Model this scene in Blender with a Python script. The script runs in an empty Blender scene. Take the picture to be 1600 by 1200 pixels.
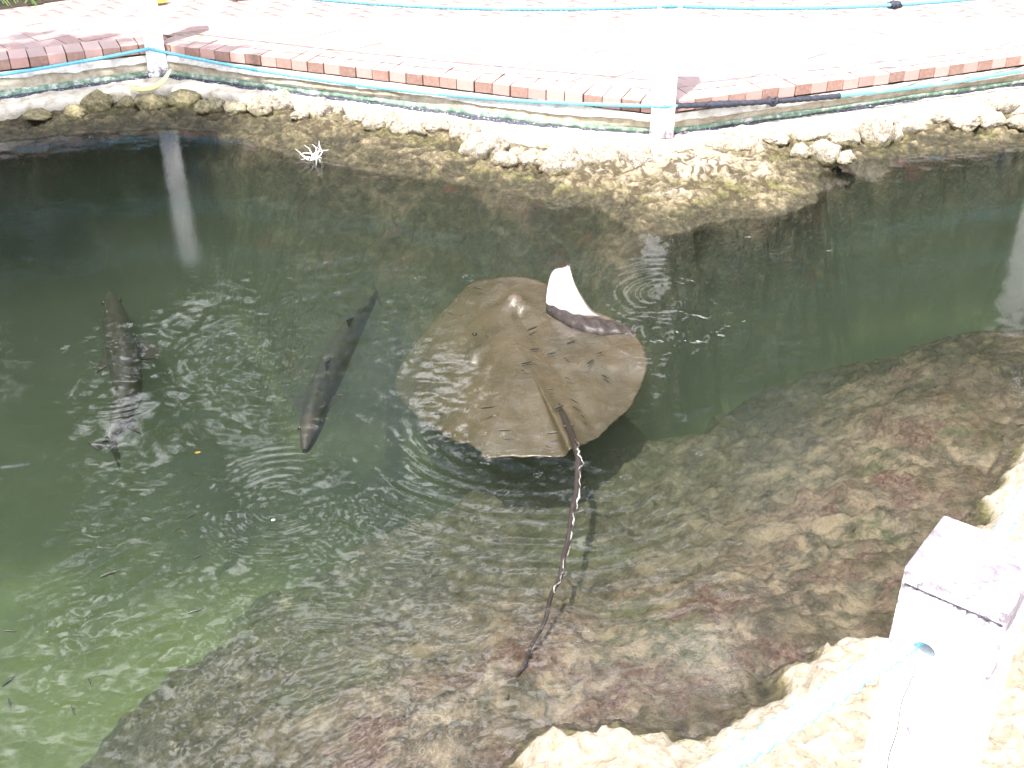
import bpy, bmesh, math, random
import numpy as np
from mathutils import Vector, Matrix

random.seed(7); rng = np.random.default_rng(7)
scn = bpy.context.scene
col = scn.collection

# ------------------------------------------------------------------ camera, sky, sun, exposure
FPX = 1800.0; TILT = math.radians(31.65); EYE = 2.17
SN, CS = math.sin(TILT), math.cos(TILT)
cam_d = bpy.data.cameras.new('camera'); cam = bpy.data.objects.new('camera', cam_d); col.objects.link(cam)
cam.location = (0, 0, EYE); cam.rotation_euler = (math.pi/2 - TILT, 0, 0)
cam_d.sensor_width = 36; cam_d.lens = 36*FPX/1600; cam_d.clip_start = 0.05; cam_d.clip_end = 400
scn.camera = cam
SUN_EL = math.radians(64); SUN_DIR = Vector((-0.45, -0.9, 0)).normalized()   # horizontal direction towards the sun
world = bpy.data.worlds.new('World'); scn.world = world; world.use_nodes = True
wn = world.node_tree.nodes; wl = world.node_tree.links
sky = wn.new('ShaderNodeTexSky'); sky.sky_type = 'NISHITA'; sky.sun_disc = False
sky.sun_elevation = SUN_EL; sky.sun_rotation = math.atan2(SUN_DIR.x, SUN_DIR.y)
sky.air_density = 1.0; sky.dust_density = 2.5; sky.ozone_density = 1.0
wn['Background'].inputs['Strength'].default_value = 0.10
# broken white cloud all over the sky
wtc = wn.new('ShaderNodeTexCoord'); wno = wn.new('ShaderNodeTexNoise'); wno.inputs['Scale'].default_value = 3.2; wno.inputs['Detail'].default_value = 7; wno.inputs['Roughness'].default_value = 0.6
wmp = wn.new('ShaderNodeMapping'); wmp.inputs['Rotation'].default_value = (0, 0, math.radians(-10))
wl.new(wtc.outputs['Generated'], wmp.inputs['Vector']); wl.new(wmp.outputs[0], wno.inputs['Vector'])
wmr = wn.new('ShaderNodeMapRange'); wmr.interpolation_type = 'SMOOTHSTEP'; wmr.inputs[1].default_value = 0.515; wmr.inputs[2].default_value = 0.59
wl.new(wno.outputs['Fac'], wmr.inputs[0])
wmx = wn.new('ShaderNodeMix'); wmx.data_type = 'RGBA'; wl.new(wmr.outputs[0], wmx.inputs[0]); wl.new(sky.outputs[0], wmx.inputs[6]); wmx.inputs[7].default_value = (36.0, 36.0, 38.0, 1)
wl.new(wmx.outputs[2], wn['Background'].inputs['Color'])
sl = bpy.data.lights.new('sun', 'SUN'); sun = bpy.data.objects.new('sun', sl); col.objects.link(sun)
sl.energy = 4.3; sl.angle = math.radians(0.53); sl.color = (1.0, 0.96, 0.9)
to_sun = Vector((SUN_DIR.x*math.cos(SUN_EL), SUN_DIR.y*math.cos(SUN_EL), math.sin(SUN_EL)))
sun.rotation_euler = to_sun.to_track_quat('Z', 'Y').to_euler()
scn.view_settings.view_transform = 'Standard'; scn.view_settings.look = 'None'
scn.view_settings.exposure = 1.38; scn.view_settings.gamma = 1.0
try: scn.view_settings.use_curve_mapping = False
except Exception: pass
scn.render.engine = 'CYCLES'
cy = scn.cycles
cy.use_denoising = True
try:
    cy.denoiser = 'OPENIMAGEDENOISE'; cy.denoising_input_passes = 'RGB_ALBEDO_NORMAL'
except Exception: pass
cy.max_bounces = 8; cy.transparent_max_bounces = 16; cy.volume_bounces = 1
cy.caustics_reflective = False; cy.caustics_refractive = False
cy.sample_clamp_indirect = 6.0

# ------------------------------------------------------------------ helpers
def P(u, v, z=0.0):
    """ground point at height z on the sight line of photo pixel (u, v): used once to survey the layout"""
    a = (u-800)/FPX; b = (v-600)/FPX
    d = (EYE-z)/(SN+CS*b)
    return Vector((a*d, d*(CS-SN*b), z))

def smooth(x, a, b):
    t = np.clip((x-a)/(b-a), 0, 1); return t*t*(3-2*t)

def vnoise(x, y, seed=0):
    xi = np.floor(x).astype(np.int64); yi = np.floor(y).astype(np.int64)
    fx = x-xi; fy = y-yi
    fx = fx*fx*fx*(fx*(fx*6-15)+10); fy = fy*fy*fy*(fy*(fy*6-15)+10)
    def h(i, j):
        n = (i*374761393 + j*668265263 + seed*974634777) & 0xffffffff
        n = ((n ^ (n >> 13))*1274126177) & 0xffffffff
        n = (n ^ (n >> 16)) & 0xffffffff
        return n/2147483647.5 - 1.0
    return (h(xi, yi)*(1-fx)+h(xi+1, yi)*fx)*(1-fy) + (h(xi, yi+1)*(1-fx)+h(xi+1, yi+1)*fx)*fy

def fbm(x, y, octaves=5, seed=0, gain=0.5, ridged=False):
    s = 0; a = 1.0; tot = 0
    for o in range(octaves):
        ca, sa = math.cos(o*0.7), math.sin(o*0.7)
        n = vnoise((x*ca-y*sa)*2**o+o*17.3, (x*sa+y*ca)*2**o-o*9.1, seed+o)
        if ridged: n = 1-2*np.abs(n)
        s = s+a*n; tot += a; a *= gain
    return s/tot

def seg_dist(X, Y, poly, closed=False):
    D = np.full(X.shape, 1e9)
    n = len(poly)
    for i in range(n if closed else n-1):
        ax, ay = poly[i][0], poly[i][1]; bx, by = poly[(i+1) % n][0], poly[(i+1) % n][1]
        dx, dy = bx-ax, by-ay; L = dx*dx+dy*dy+1e-12
        t = np.clip(((X-ax)*dx+(Y-ay)*dy)/L, 0, 1)
        D = np.minimum(D, np.hypot(X-ax-t*dx, Y-ay-t*dy))
    return D

def inside(X, Y, poly):
    r = np.zeros(X.shape, bool); n = len(poly)
    for i in range(n):
        ax, ay = poly[i][0], poly[i][1]; bx, by = poly[(i+1) % n][0], poly[(i+1) % n][1]
        c = ((ay > Y) != (by > Y)) & (X < (bx-ax)*(Y-ay)/((by-ay) if by != ay else 1e-12)+ax)
        r ^= c
    return r

def link(name, me, m=None, parent=None, smoothed=True):
    o = bpy.data.objects.new(name, me); col.objects.link(o)
    if m is not None:
        me.materials.clear()
        for mm in (m if isinstance(m, (list, tuple)) else [m]): me.materials.append(mm)
    if parent is not None: o.parent = parent
    if smoothed and len(me.polygons): me.polygons.foreach_set('use_smooth', np.ones(len(me.polygons), bool))
    return o

def mesh_np(name, V, Fc):
    me = bpy.data.meshes.new(name)
    V = np.asarray(V, np.float32).reshape(-1, 3); Fc = np.asarray(Fc, np.int32); k = Fc.shape[1]
    me.vertices.add(len(V)); me.vertices.foreach_set('co', V.ravel())
    me.loops.add(Fc.size); me.loops.foreach_set('vertex_index', Fc.ravel())
    me.polygons.add(len(Fc)); me.polygons.foreach_set('loop_start', np.arange(0, Fc.size, k, dtype=np.int32))
    me.update(calc_edges=True); me.validate()
    return me

def grid_faces(ny, nx, wrap=False):
    i = np.arange(ny-1)[:, None]; j = np.arange(nx if wrap else nx-1)[None, :]
    a = i*nx+j; b = i*nx+(j+1) % nx
    return np.stack([a, b, b+nx, a+nx], -1).reshape(-1, 4)

def bm_obj(name, bm, m=None, parent=None, smoothed=False):
    me = bpy.data.meshes.new(name); bm.to_mesh(me); bm.free()
    return link(name, me, m, parent, smoothed)

def tag(o, label=None, cat=None, group=None, kind=None):
    if label: o['label'] = label
    if cat: o['category'] = cat
    if group: o['group'] = group
    if kind: o['kind'] = kind
    return o

def empty(name, loc, label, cat, group=None):
    o = bpy.data.objects.new(name, None); col.objects.link(o); o.location = loc; o.empty_display_size = 0.05
    bpy.context.view_layer.update()
    return tag(o, label, cat, group)

def to_local(o, parent):
    """keep world-built geometry in place under a parent that only has a location"""
    o.parent = parent; o.location = -Vector(parent.location)
    return o

def catmull(pts, n, closed=False):
    pts = [Vector(p) for p in pts]; m = len(pts); out = []
    segs = m if closed else m-1
    for k in range(n):
        t = k/n*segs if closed else k/(n-1)*segs
        i = min(int(t), segs-1); f = t-i
        g = (lambda q: pts[q % m]) if closed else (lambda q: pts[min(max(q, 0), m-1)])
        p0, p1, p2, p3 = g(i-1), g(i), g(i+1), g(i+2)
        out.append(0.5*((2*p1)+(p2-p0)*f+(2*p0-5*p1+4*p2-p3)*f*f+(3*p1-p0-3*p2+p3)*f*f*f))
    return out

def resample(pts, step):
    pts = [Vector(p) for p in pts]; out = [pts[0].copy()]; acc = 0.0
    for a, b in zip(pts[:-1], pts[1:]):
        L = (b-a).length; d = step-acc
        while d <= L:
            out.append(a.lerp(b, d/L)); d += step
        acc = (acc+L) % step
    return out

def tube(pts, radii, n=8, twist=None, lobes=0, depth=0.0, flat=None):
    """swept tube; lobes and twist make laid rope; returns V, F (quads, ends closed with fans of quads)"""
    pts = [Vector(p) for p in pts]; N = len(pts); V = []
    up = Vector((0, 0, 1)); s = 0.0
    for i, p in enumerate(pts):
        t = (pts[min(i+1, N-1)]-pts[max(i-1, 0)]).normalized()
        u = up - t*up.dot(t)
        if u.length < 1e-3: u = Vector((1, 0, 0)) - t*t.x
        u.normalize(); w = t.cross(u)
        if i: s += (p-pts[i-1]).length
        r = radii[i] if hasattr(radii, '__len__') else radii
        for k in range(n):
            a = 2*math.pi*k/n
            rr = r*(1+depth*math.cos(lobes*(a-(twist or 0)*s))) if lobes else r
            fu = flat[0] if flat else 1; fw = flat[1] if flat else 1
            V.append(p+(u*math.cos(a)*fu+w*math.sin(a)*fw)*rr)
    Fc = grid_faces(N, n, True).tolist()
    for base in (0, (N-1)*n):
        for k in range(1, n//2):
            q = [base+k-1+0, base+k, base+n-1-k, base+(n-k) % n]
            Fc.append(q if base else q[::-1])
    return np.array([v[:] for v in V]), np.array(Fc)

def box_bm(sx, sy, sz, bev=0.0, seg=2, origin_bottom=True):
    bm = bmesh.new(); bmesh.ops.create_cube(bm, size=1.0)
    for v in bm.verts:
        v.co.x *= sx; v.co.y *= sy; v.co.z = v.co.z*sz + (sz/2 if origin_bottom else 0)
    if bev: bmesh.ops.bevel(bm, geom=list(bm.edges), offset=bev, segments=seg, profile=0.6, affect='EDGES')
    return bm

# ------------------------------------------------------------------ material helpers
class M:
    def __init__(s, name):
        s.m = bpy.data.materials.new(name); s.m.use_nodes = True
        s.n = s.m.node_tree.nodes; s.l = s.m.node_tree.links
        s.b = s.n['Principled BSDF']; s.out = s.n['Material Output']
        s.tc = None
    def new(s, t, **kw):
        n = s.n.new(t)
        for k, v in kw.items():
            if hasattr(n, k): setattr(n, k, v)
            else: n.inputs[k].default_value = v
        return n
    def co(s, kind='Object'):
        if s.tc is None: s.tc = s.n.new('ShaderNodeTexCoord')
        return s.tc.outputs[kind]
    def pos(s):
        return s.n.new('ShaderNodeNewGeometry').outputs['Position']
    def noise(s, scale, detail=4, rough=0.55, vec=None, dist=0.0):
        n = s.new('ShaderNodeTexNoise'); n.inputs['Scale'].default_value = scale
        n.inputs['Detail'].default_value = detail; n.inputs['Roughness'].default_value = rough
        n.inputs['Distortion'].default_value = dist
        s.l.new(vec if vec is not None else s.pos(), n.inputs['Vector']); return n.outputs['Fac']
    def voro(s, scale, vec=None, feature='F1'):
        n = s.new('ShaderNodeTexVoronoi'); n.feature = feature; n.inputs['Scale'].default_value = scale
        s.l.new(vec if vec is not None else s.pos(), n.inputs['Vector']); return n.outputs['Distance']
    def ramp(s, fac, stops, interp='LINEAR'):
        n = s.new('ShaderNodeValToRGB'); r = n.color_ramp; r.interpolation = interp
        while len(r.elements) < len(stops): r.elements.new(0.5)
        for e, (p, c) in zip(r.elements, stops):
            e.position = p; e.color = (*c, 1) if not isinstance(c, (int, float)) else (c, c, c, 1)
        s.l.new(fac, n.inputs['Fac']); return n.outputs['Color']
    def math(s, op, a, b=None, clamp=False):
        n = s.new('ShaderNodeMath'); n.operation = op; n.use_clamp = clamp
        for i, q in enumerate((a, b)):
            if q is None: continue
            if isinstance(q, (int, float)): n.inputs[i].default_value = q
            else: s.l.new(q, n.inputs[i])
        return n.outputs[0]
    def mapr(s, v, a, b, c=0.0, d=1.0):
        n = s.new('ShaderNodeMapRange'); n.interpolation_type = 'SMOOTHSTEP'
        s.l.new(v, n.inputs[0])
        for i, q in enumerate((a, b, c, d)): n.inputs[i+1].default_value = q
        return n.outputs[0]
    def mix(s, f, a, b, blend='MIX'):
        n = s.new('ShaderNodeMix'); n.data_type = 'RGBA'; n.blend_type = blend
        for i, q in ((0, f), (6, a), (7, b)):
            if isinstance(q, (int, float)): n.inputs[i].default_value = q
            elif isinstance(q, tuple): n.inputs[i].default_value = (*q, 1)
            else: s.l.new(q, n.inputs[i])
        return n.outputs[2]
    def bump(s, h, strength=0.5, dist=0.01, prev=None):
        n = s.new('ShaderNodeBump'); n.inputs['Strength'].default_value = strength; n.inputs['Distance'].default_value = dist
        s.l.new(h, n.inputs['Height'])
        if prev is not None: s.l.new(prev, n.inputs['Normal'])
        return n.outputs['Normal']
    def z(s):
        n = s.new('ShaderNodeSeparateXYZ'); s.l.new(s.pos(), n.inputs[0]); return n.outputs
    def rand(s):
        return s.new('ShaderNodeObjectInfo').outputs['Random']
    def done(s, color=None, rough=None, normal=None, spec=None):
        for q, k in ((color, 'Base Color'), (rough, 'Roughness'), (normal, 'Normal'), (spec, 'Specular IOR Level')):
            if q is None: continue
            if isinstance(q, tuple): s.b.inputs[k].default_value = (*q, 1)
            elif isinstance(q, (int, float)): s.b.inputs[k].default_value = q
            else: s.l.new(q, s.b.inputs[k])
        return s.m

MAT = {}
def mat_limestone():
    """pale coral limestone above the water, algae stained at the waterline, algae grown rock below it, sand in the deep"""
    m = M('coral_rock')
    X, Y, Z = m.z()[0:3]
    Zn = m.math('ADD', Z, m.math('MULTIPLY', m.math('SUBTRACT', m.noise(9, 4), 0.5), 0.05))
    pits = m.voro(70); n1 = m.noise(5, 6, 0.65); n2 = m.noise(28, 6, 0.7); n3 = m.noise(120, 3, 0.7)
    pale = m.ramp(n2, [(0.25, (0.30, 0.24, 0.15)), (0.45, (0.37, 0.315, 0.235)), (0.62, (0.46, 0.405, 0.325)), (0.8, (0.54, 0.50, 0.43))])
    pale = m.mix(m.mapr(n3, 0.62, 0.75, 0, 0.7), pale, (0.20, 0.15, 0.09))
    yel = m.ramp(n2, [(0.3, (0.04, 0.032, 0.016)), (0.46, (0.13, 0.105, 0.06)), (0.6, (0.25, 0.205, 0.125)), (0.75, (0.38, 0.33, 0.23))])
    yel = m.mix(m.mapr(m.noise(4.5, 4), 0.48, 0.62, 0, 0.8), yel, m.ramp(n2, [(0.35, (0.045, 0.042, 0.012)), (0.7, (0.20, 0.185, 0.068))]))
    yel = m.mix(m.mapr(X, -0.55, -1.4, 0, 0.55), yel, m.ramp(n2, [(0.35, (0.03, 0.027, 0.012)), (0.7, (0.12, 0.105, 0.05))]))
    wet = m.ramp(n2, [(0.3, (0.014, 0.013, 0.007)), (0.5, (0.045, 0.038, 0.020)), (0.7, (0.12, 0.10, 0.055))])
    above = m.mix(m.math('MULTIPLY', m.mapr(Zn, 0.048, 0.085), m.mapr(Y, 3.0, 4.0, 1.0, 0.8)), yel, pale)
    above = m.mix(m.math('MULTIPLY', m.mapr(Y, 4.0, 3.0), m.mapr(Zn, 0.03, 0.06)), above, pale)
    farb = m.mapr(Y, 3.0, 4.0, 0.30, 1.0)
    above = m.mix(m.math('MULTIPLY', farb, m.mapr(m.noise(12, 6, 0.58, dist=1.2), 0.47, 0.60, 0, 0.88)), above, (0.060, 0.044, 0.024))
    above = m.mix(m.math('MULTIPLY', farb, m.math('MULTIPLY', m.mapr(Zn, 0.045, 0.02), m.mapr(m.noise(4.2, 5, 0.6, dist=0.8), 0.46, 0.60, 0, 0.85))), above, (0.030, 0.028, 0.013))  # dark olive noise patches stand in for shadowed recesses of the bank
    above = m.mix(m.math('MULTIPLY', farb, m.mapr(m.voro(30), 0.22, 0.08, 0, 0.6)), above, (0.07, 0.05, 0.028))
    above = m.mix(m.mapr(m.math('ADD', Zn, m.math('MULTIPLY', m.math('SUBTRACT', m.noise(5, 4, 0.6), 0.5), 0.06)), 0.008, 0.040), wet, above)
    al = m.noise(16, 8, 0.72, dist=0.6)
    algae = m.ramp(al, [(0.30, (0.014, 0.012, 0.008)), (0.42, (0.048, 0.040, 0.028)), (0.52, (0.085, 0.071, 0.052)), (0.62, (0.145, 0.122, 0.090)), (0.74, (0.27, 0.23, 0.17))])
    algae = m.mix(m.mapr(m.noise(95, 3, 0.8), 0.52, 0.72, 0, 0.55), algae, (0.22, 0.19, 0.145))
    algae = m.mix(m.mapr(m.noise(11, 6, 0.7, dist=0.7), 0.54, 0.66, 0, 0.75), algae, (0.028, 0.026, 0.016))
    grn = m.ramp(m.noise(34, 5, 0.7), [(0.3, (0.022, 0.028, 0.012)), (0.7, (0.105, 0.108, 0.055))])
    algae = m.mix(m.mapr(m.noise(2.3, 4), 0.50, 0.66, 0, 0.85), algae, grn)
    red = m.ramp(m.noise(60, 4, 0.8), [(0.35, (0.04, 0.018, 0.015)), (0.5, (0.095, 0.058, 0.044)), (0.62, (0.165, 0.118, 0.088)), (0.75, (0.28, 0.21, 0.15))])
    algae = m.mix(m.math('MULTIPLY', m.mapr(Zn, -0.30, -0.06, 0, 0.7), m.mapr(m.noise(13, 7, 0.7, dist=0.5), 0.42, 0.62)), algae, (0.25, 0.195, 0.135))   # silted shallows
    redm = m.math('MULTIPLY', m.mapr(m.noise(4.2, 6, 0.7), 0.46, 0.62), m.mapr(Zn, -0.17, -0.05, 0.12, 1.0))
    algae = m.mix(redm, algae, red)
    patch = m.mapr(m.noise(6.5, 5, 0.6), 0.63, 0.74, 0, 0.6)
    algae = m.mix(patch, algae, (0.27, 0.235, 0.14))
    # dark weed on the far side, carried further right in place of shade
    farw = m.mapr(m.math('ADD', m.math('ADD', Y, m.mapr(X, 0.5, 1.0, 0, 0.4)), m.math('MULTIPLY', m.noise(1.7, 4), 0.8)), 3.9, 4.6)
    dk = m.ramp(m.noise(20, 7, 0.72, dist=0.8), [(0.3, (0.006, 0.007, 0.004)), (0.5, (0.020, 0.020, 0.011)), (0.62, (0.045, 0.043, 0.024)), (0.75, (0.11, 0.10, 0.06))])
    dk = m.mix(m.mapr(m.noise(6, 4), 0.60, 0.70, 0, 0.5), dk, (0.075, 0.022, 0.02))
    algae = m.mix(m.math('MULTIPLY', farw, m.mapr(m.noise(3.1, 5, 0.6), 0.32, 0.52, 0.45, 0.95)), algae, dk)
    sand = m.ramp(m.noise(3, 4), [(0.3, (0.25, 0.25, 0.13)), (0.7, (0.36, 0.35, 0.20))])
    deepm = m.mapr(Zn, -0.75, -1.0)
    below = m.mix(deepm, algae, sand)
    # weedy far channel floor; on the right its dark colour replaces tree shade
    weed_shade = m.math('MULTIPLY', deepm, m.mapr(m.math('ADD', m.math('ADD', Y, m.mapr(X, 0.0, 0.7, 0, 1.3)), m.math('MULTIPLY', m.noise(1.3, 4), 1.4)), 3.95, 4.9))
    below = m.mix(weed_shade, below, (0.020, 0.026, 0.014))
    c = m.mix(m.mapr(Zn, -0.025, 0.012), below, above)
    rough = m.mapr(Z, 0.0, 0.05, 0.35, 0.9)
    nb = m.bump(m.noise(45, 8, 0.7), 0.9, 0.02)
    nb = m.bump(pits, 0.35, 0.006, nb)
    return m.done(c, rough, nb, 0.3)
def mat_stone():
    m = M('ledge_stone')
    Z = m.z()[2]
    n2 = m.noise(38, 6, 0.7); n1 = m.noise(9, 3)
    pale = m.ramp(n2, [(0.28, (0.17, 0.125, 0.075)), (0.45, (0.36, 0.31, 0.24)), (0.6, (0.50, 0.455, 0.39)), (0.8, (0.60, 0.57, 0.52))])
    mossy = m.ramp(n2, [(0.3, (0.07, 0.065, 0.02)), (0.6, (0.24, 0.21, 0.09)), (0.8, (0.36, 0.32, 0.19))])
    f = m.math('MULTIPLY', m.mapr(m.math('ADD', Z, m.math('MULTIPLY', m.math('SUBTRACT', n1, 0.5), 0.12)), 0.075, 0.02), 0.9)
    c = m.mix(f, pale, mossy)
    X = m.z()[0]
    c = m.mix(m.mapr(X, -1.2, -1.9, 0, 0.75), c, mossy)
    c = m.mix(m.mapr(m.noise(75, 5, 0.75), 0.50, 0.62, 0, 0.75), c, (0.13, 0.095, 0.055))
    c = m.mix(m.mapr(m.voro(65), 0.22, 0.10, 0, 0.6), c, (0.08, 0.055, 0.03))
    nb = m.bump(m.noise(70, 8, 0.75), 1.0, 0.012); nb = m.bump(m.voro(110), 0.5, 0.005, nb)
    return m.done(c, 0.9, nb, 0.2)
def mat_cement(name, base, stain, lo=0.35):
    m = M(name); n = m.noise(14, 8, 0.7); f = m.noise(60, 6, 0.75)
    c = m.ramp(n, [(lo, stain), (lo+0.22, base), (0.85, tuple(min(1, q*1.15) for q in base))])
    c = m.mix(m.mapr(f, 0.62, 0.75, 0, 0.5), c, stain)
    return m.done(c, 0.92, m.bump(f, 0.6, 0.008), 0.2)
def mat_brick(name, stops, bumpd=0.0015, top_glare=0.55):
    m = M(name)
    c = m.ramp(m.rand(), stops)
    n = m.noise(55, 5, 0.7); c = m.mix(m.mapr(n, 0.35, 0.75, 0.0, 0.35), c, (0.50, 0.36, 0.31))
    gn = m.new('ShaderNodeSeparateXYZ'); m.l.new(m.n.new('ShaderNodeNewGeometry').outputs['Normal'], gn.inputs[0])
    c = m.mix(m.mapr(gn.outputs[2], 0.5, 0.9, 0, top_glare), c, (0.47, 0.385, 0.375))   # upward faces paled in colour to imitate sun-blown tops
    c = m.mix(m.mapr(m.noise(240, 2), 0.62, 0.7, 0, 0.4), c, (0.16, 0.09, 0.07))
    return m.done(c, 0.9, m.bump(m.noise(160, 4, 0.7), 0.6, bumpd), 0.25)
def mat_post():
    m = M('white_paint_on_timber')
    v = m.co('Object')
    mp = m.new('ShaderNodeMapping'); mp.inputs['Scale'].default_value = (1, 1, 0.12); m.l.new(v, mp.inputs[0])
    grain = m.noise(60, 5, 0.7, mp.outputs[0]); n = m.noise(24, 6, 0.75, v)
    x, y, z = [m.new('ShaderNodeSeparateXYZ')][0:1]*3
    m.l.new(v, x.inputs[0])
    zz = x.outputs[2]
    low = m.mapr(zz, 0.12, 0.0, 0, 0.16); top = m.mapr(zz, 1.0245, 1.0285, 0, 0.185)
    k = m.math('ADD', m.math('ADD', n, low), top)
    edge = m.mapr(m.math('ADD', m.math('ABSOLUTE', x.outputs[0]), m.math('MULTIPLY', m.math('SUBTRACT', n, 0.5), 0.03)), 0.060, 0.073, 0, 0.075)
    k = m.math('ADD', k, m.math('MULTIPLY', edge, m.mapr(zz, 0.75, 0.95)))
    k = m.math('ADD', k, m.math('MULTIPLY', m.math('SUBTRACT', m.noise(9, 3, 0.5, v), 0.5), 0.22))
    band_ = m.math('MULTIPLY', m.mapr(zz, 0.84, 0.99), m.mapr(zz, 1.026, 1.02))
    k = m.math('ADD', k, m.math('MULTIPLY', band_, m.math('MULTIPLY', grain, 0.20)))
    wear = m.mapr(k, 0.61, 0.72)
    wood = m.ramp(grain, [(0.3, (0.12, 0.10, 0.12)), (0.7, (0.32, 0.28, 0.33))])
    paint = m.ramp(m.noise(6, 4, 0.6, v), [(0.3, (0.62, 0.61, 0.64)), (0.6, (0.80, 0.80, 0.80))])
    c = m.mix(wear, paint, wood)
    return m.done(c, 0.6, m.bump(m.math('SUBTRACT', grain, wear), 0.35, 0.004), 0.3)
def mat_rope():
    m = M('blue_polypropylene_rope')
    n = m.noise(300, 3, 0.7); w = m.noise(7, 3)
    c = m.ramp(n, [(0.3, (0.05, 0.25, 0.42)), (0.55, (0.13, 0.45, 0.62)), (0.75, (0.42, 0.64, 0.72))])
    c = m.mix(m.mapr(w, 0.55, 0.7, 0, 0.5), c, (0.34, 0.56, 0.66))
    return m.done(c, 0.55, m.bump(n, 0.4, 0.002), 0.4)
def mat_ray():
    m = M('stingray_skin')
    X, Y, Z = m.z()[0:3]
    n = m.noise(4.5, 5, 0.6, dist=0.4); f = m.noise(70, 4, 0.7); g = m.noise(18, 4, 0.65, dist=0.8)
    c = m.ramp(n, [(0.25, (0.045, 0.036, 0.023)), (0.5, (0.066, 0.050, 0.031)), (0.75, (0.090, 0.067, 0.043))])
    c = m.mix(m.mapr(g, 0.55, 0.75, 0, 0.35), c, (0.14, 0.096, 0.06))
    c = m.mix(m.mapr(f, 0.6, 0.75, 0, 0.2), c, (0.05, 0.036, 0.022))
    return m.done(c, m.mapr(g, 0.3, 0.7, 0.22, 0.5), m.bump(f, 0.25, 0.004, m.bump(g, 0.4, 0.012)), 0.5)
def mat_simple(name, stops, scale=30, rough=0.6, bumpd=0.003, spec=0.3):
    m = M(name); n = m.noise(scale, 5, 0.65, m.co('Object')); c = m.ramp(n, stops)
    return m.done(c, rough, m.bump(n, 0.4, bumpd), spec)
def mat_leafy(name, stops):
    m = M(name); n = m.noise(1.1, 4, 0.6); c = m.ramp(n, stops)
    m.done(c, 0.5, None, 0.35)
    t = m.new('ShaderNodeBsdfTranslucent'); m.l.new(c, t.inputs['Color'])
    mx = m.new('ShaderNodeMixShader'); mx.inputs[0].default_value = 0.25
    m.l.new(m.b.outputs[0], mx.inputs[1]); m.l.new(t.outputs[0], mx.inputs[2]); m.l.new(mx.outputs[0], m.out.inputs['Surface'])
    return m.m
def mat_water():
    m = M('pool_water')
    n1 = m.noise(38, 4, 0.6, dist=0.5); n2 = m.noise(110, 3, 0.6)
    nb = m.bump(n1, 0.04, 0.010); nb = m.bump(n2, 0.03, 0.004, nb)
    fr = m.new('ShaderNodeFresnel'); fr.inputs['IOR'].default_value = 1.333; m.l.new(nb, fr.inputs['Normal'])
    tr = m.new('ShaderNodeBsdfTransparent'); tr.inputs['Color'].default_value = (0.97, 0.98, 0.97, 1)
    gl = m.new('ShaderNodeBsdfGlossy'); gl.inputs['Roughness'].default_value = 0.0; gl.inputs['Color'].default_value = (1, 1, 1, 1); m.l.new(nb, gl.inputs['Normal'])
    mx = m.new('ShaderNodeMixShader'); m.l.new(fr.outputs[0], mx.inputs[0]); m.l.new(tr.outputs[0], mx.inputs[1]); m.l.new(gl.outputs[0], mx.inputs[2])
    m.l.new(mx.outputs[0], m.out.inputs['Surface']); m.n.remove(m.b)
    va = m.new('ShaderNodeVolumeAbsorption'); va.inputs['Color'].default_value = (0.51, 0.625, 0.46, 1); va.inputs['Density'].default_value = 1.15
    vs = m.new('ShaderNodeVolumeScatter'); vs.inputs['Color'].default_value = (0.74, 0.84, 0.66, 1); vs.inputs['Density'].default_value = 0.27; vs.inputs['Anisotropy'].default_value = 0.35
    ad = m.new('ShaderNodeAddShader'); m.l.new(va.outputs[0], ad.inputs[0]); m.l.new(vs.outputs[0], ad.inputs[1])
    m.l.new(ad.outputs[0], m.out.inputs['Volume'])
    return m.m

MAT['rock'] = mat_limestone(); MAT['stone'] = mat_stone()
MAT['cement'] = mat_cement('ledge_cement', (0.52, 0.48, 0.41), (0.27, 0.22, 0.14), 0.3)
MAT['wall'] = mat_cement('wall_render', (0.40, 0.36, 0.29), (0.24, 0.20, 0.13), 0.36)
MAT['coat'] = mat_cement('peeling_render', (0.58, 0.56, 0.53), (0.30, 0.28, 0.24), 0.3)
MAT['green'] = mat_simple('faded_green_paint', [(0.3, (0.06, 0.10, 0.07)), (0.45, (0.12, 0.19, 0.14)), (0.55, (0.22, 0.29, 0.23)), (0.62, (0.45, 0.44, 0.40))], 26, 0.7)
MAT['tar'] = mat_simple('tar_with_shells', [(0.40, (0.02, 0.02, 0.035)), (0.58, (0.06, 0.06, 0.09)), (0.66, (0.45, 0.43, 0.42))], 85, 0.6, 0.01)
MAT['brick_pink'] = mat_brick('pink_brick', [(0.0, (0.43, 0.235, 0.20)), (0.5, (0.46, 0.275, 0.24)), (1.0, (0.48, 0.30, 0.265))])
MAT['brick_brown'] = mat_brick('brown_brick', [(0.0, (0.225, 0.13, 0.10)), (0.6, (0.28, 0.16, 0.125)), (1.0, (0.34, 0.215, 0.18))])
MAT['paver'] = mat_brick('patio_brick', [(0.0, (0.27, 0.165, 0.15)), (0.3, (0.33, 0.225, 0.21)), (0.7, (0.35, 0.255, 0.25)), (1.0, (0.31, 0.26, 0.28))], top_glare=0.2)
MAT['sandbed'] = mat_cement('joint_sand', (0.33, 0.26, 0.22), (0.2, 0.15, 0.12))
MAT['soil'] = mat_cement('dark_soil', (0.05, 0.04, 0.03), (0.02, 0.017, 0.012))
MAT['post'] = mat_post(); MAT['rope'] = mat_rope()
MAT['rubber'] = mat_simple('black_tape', [(0.3, (0.015, 0.017, 0.025)), (0.7, (0.05, 0.055, 0.075))], 60, 0.55)
MAT['ray'] = mat_ray()
MAT['ray_dark'] = mat_simple('stingray_tail_skin', [(0.3, (0.016, 0.012, 0.010)), (0.7, (0.045, 0.034, 0.030))], 60, 0.4, 0.004, 0.25)
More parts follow.
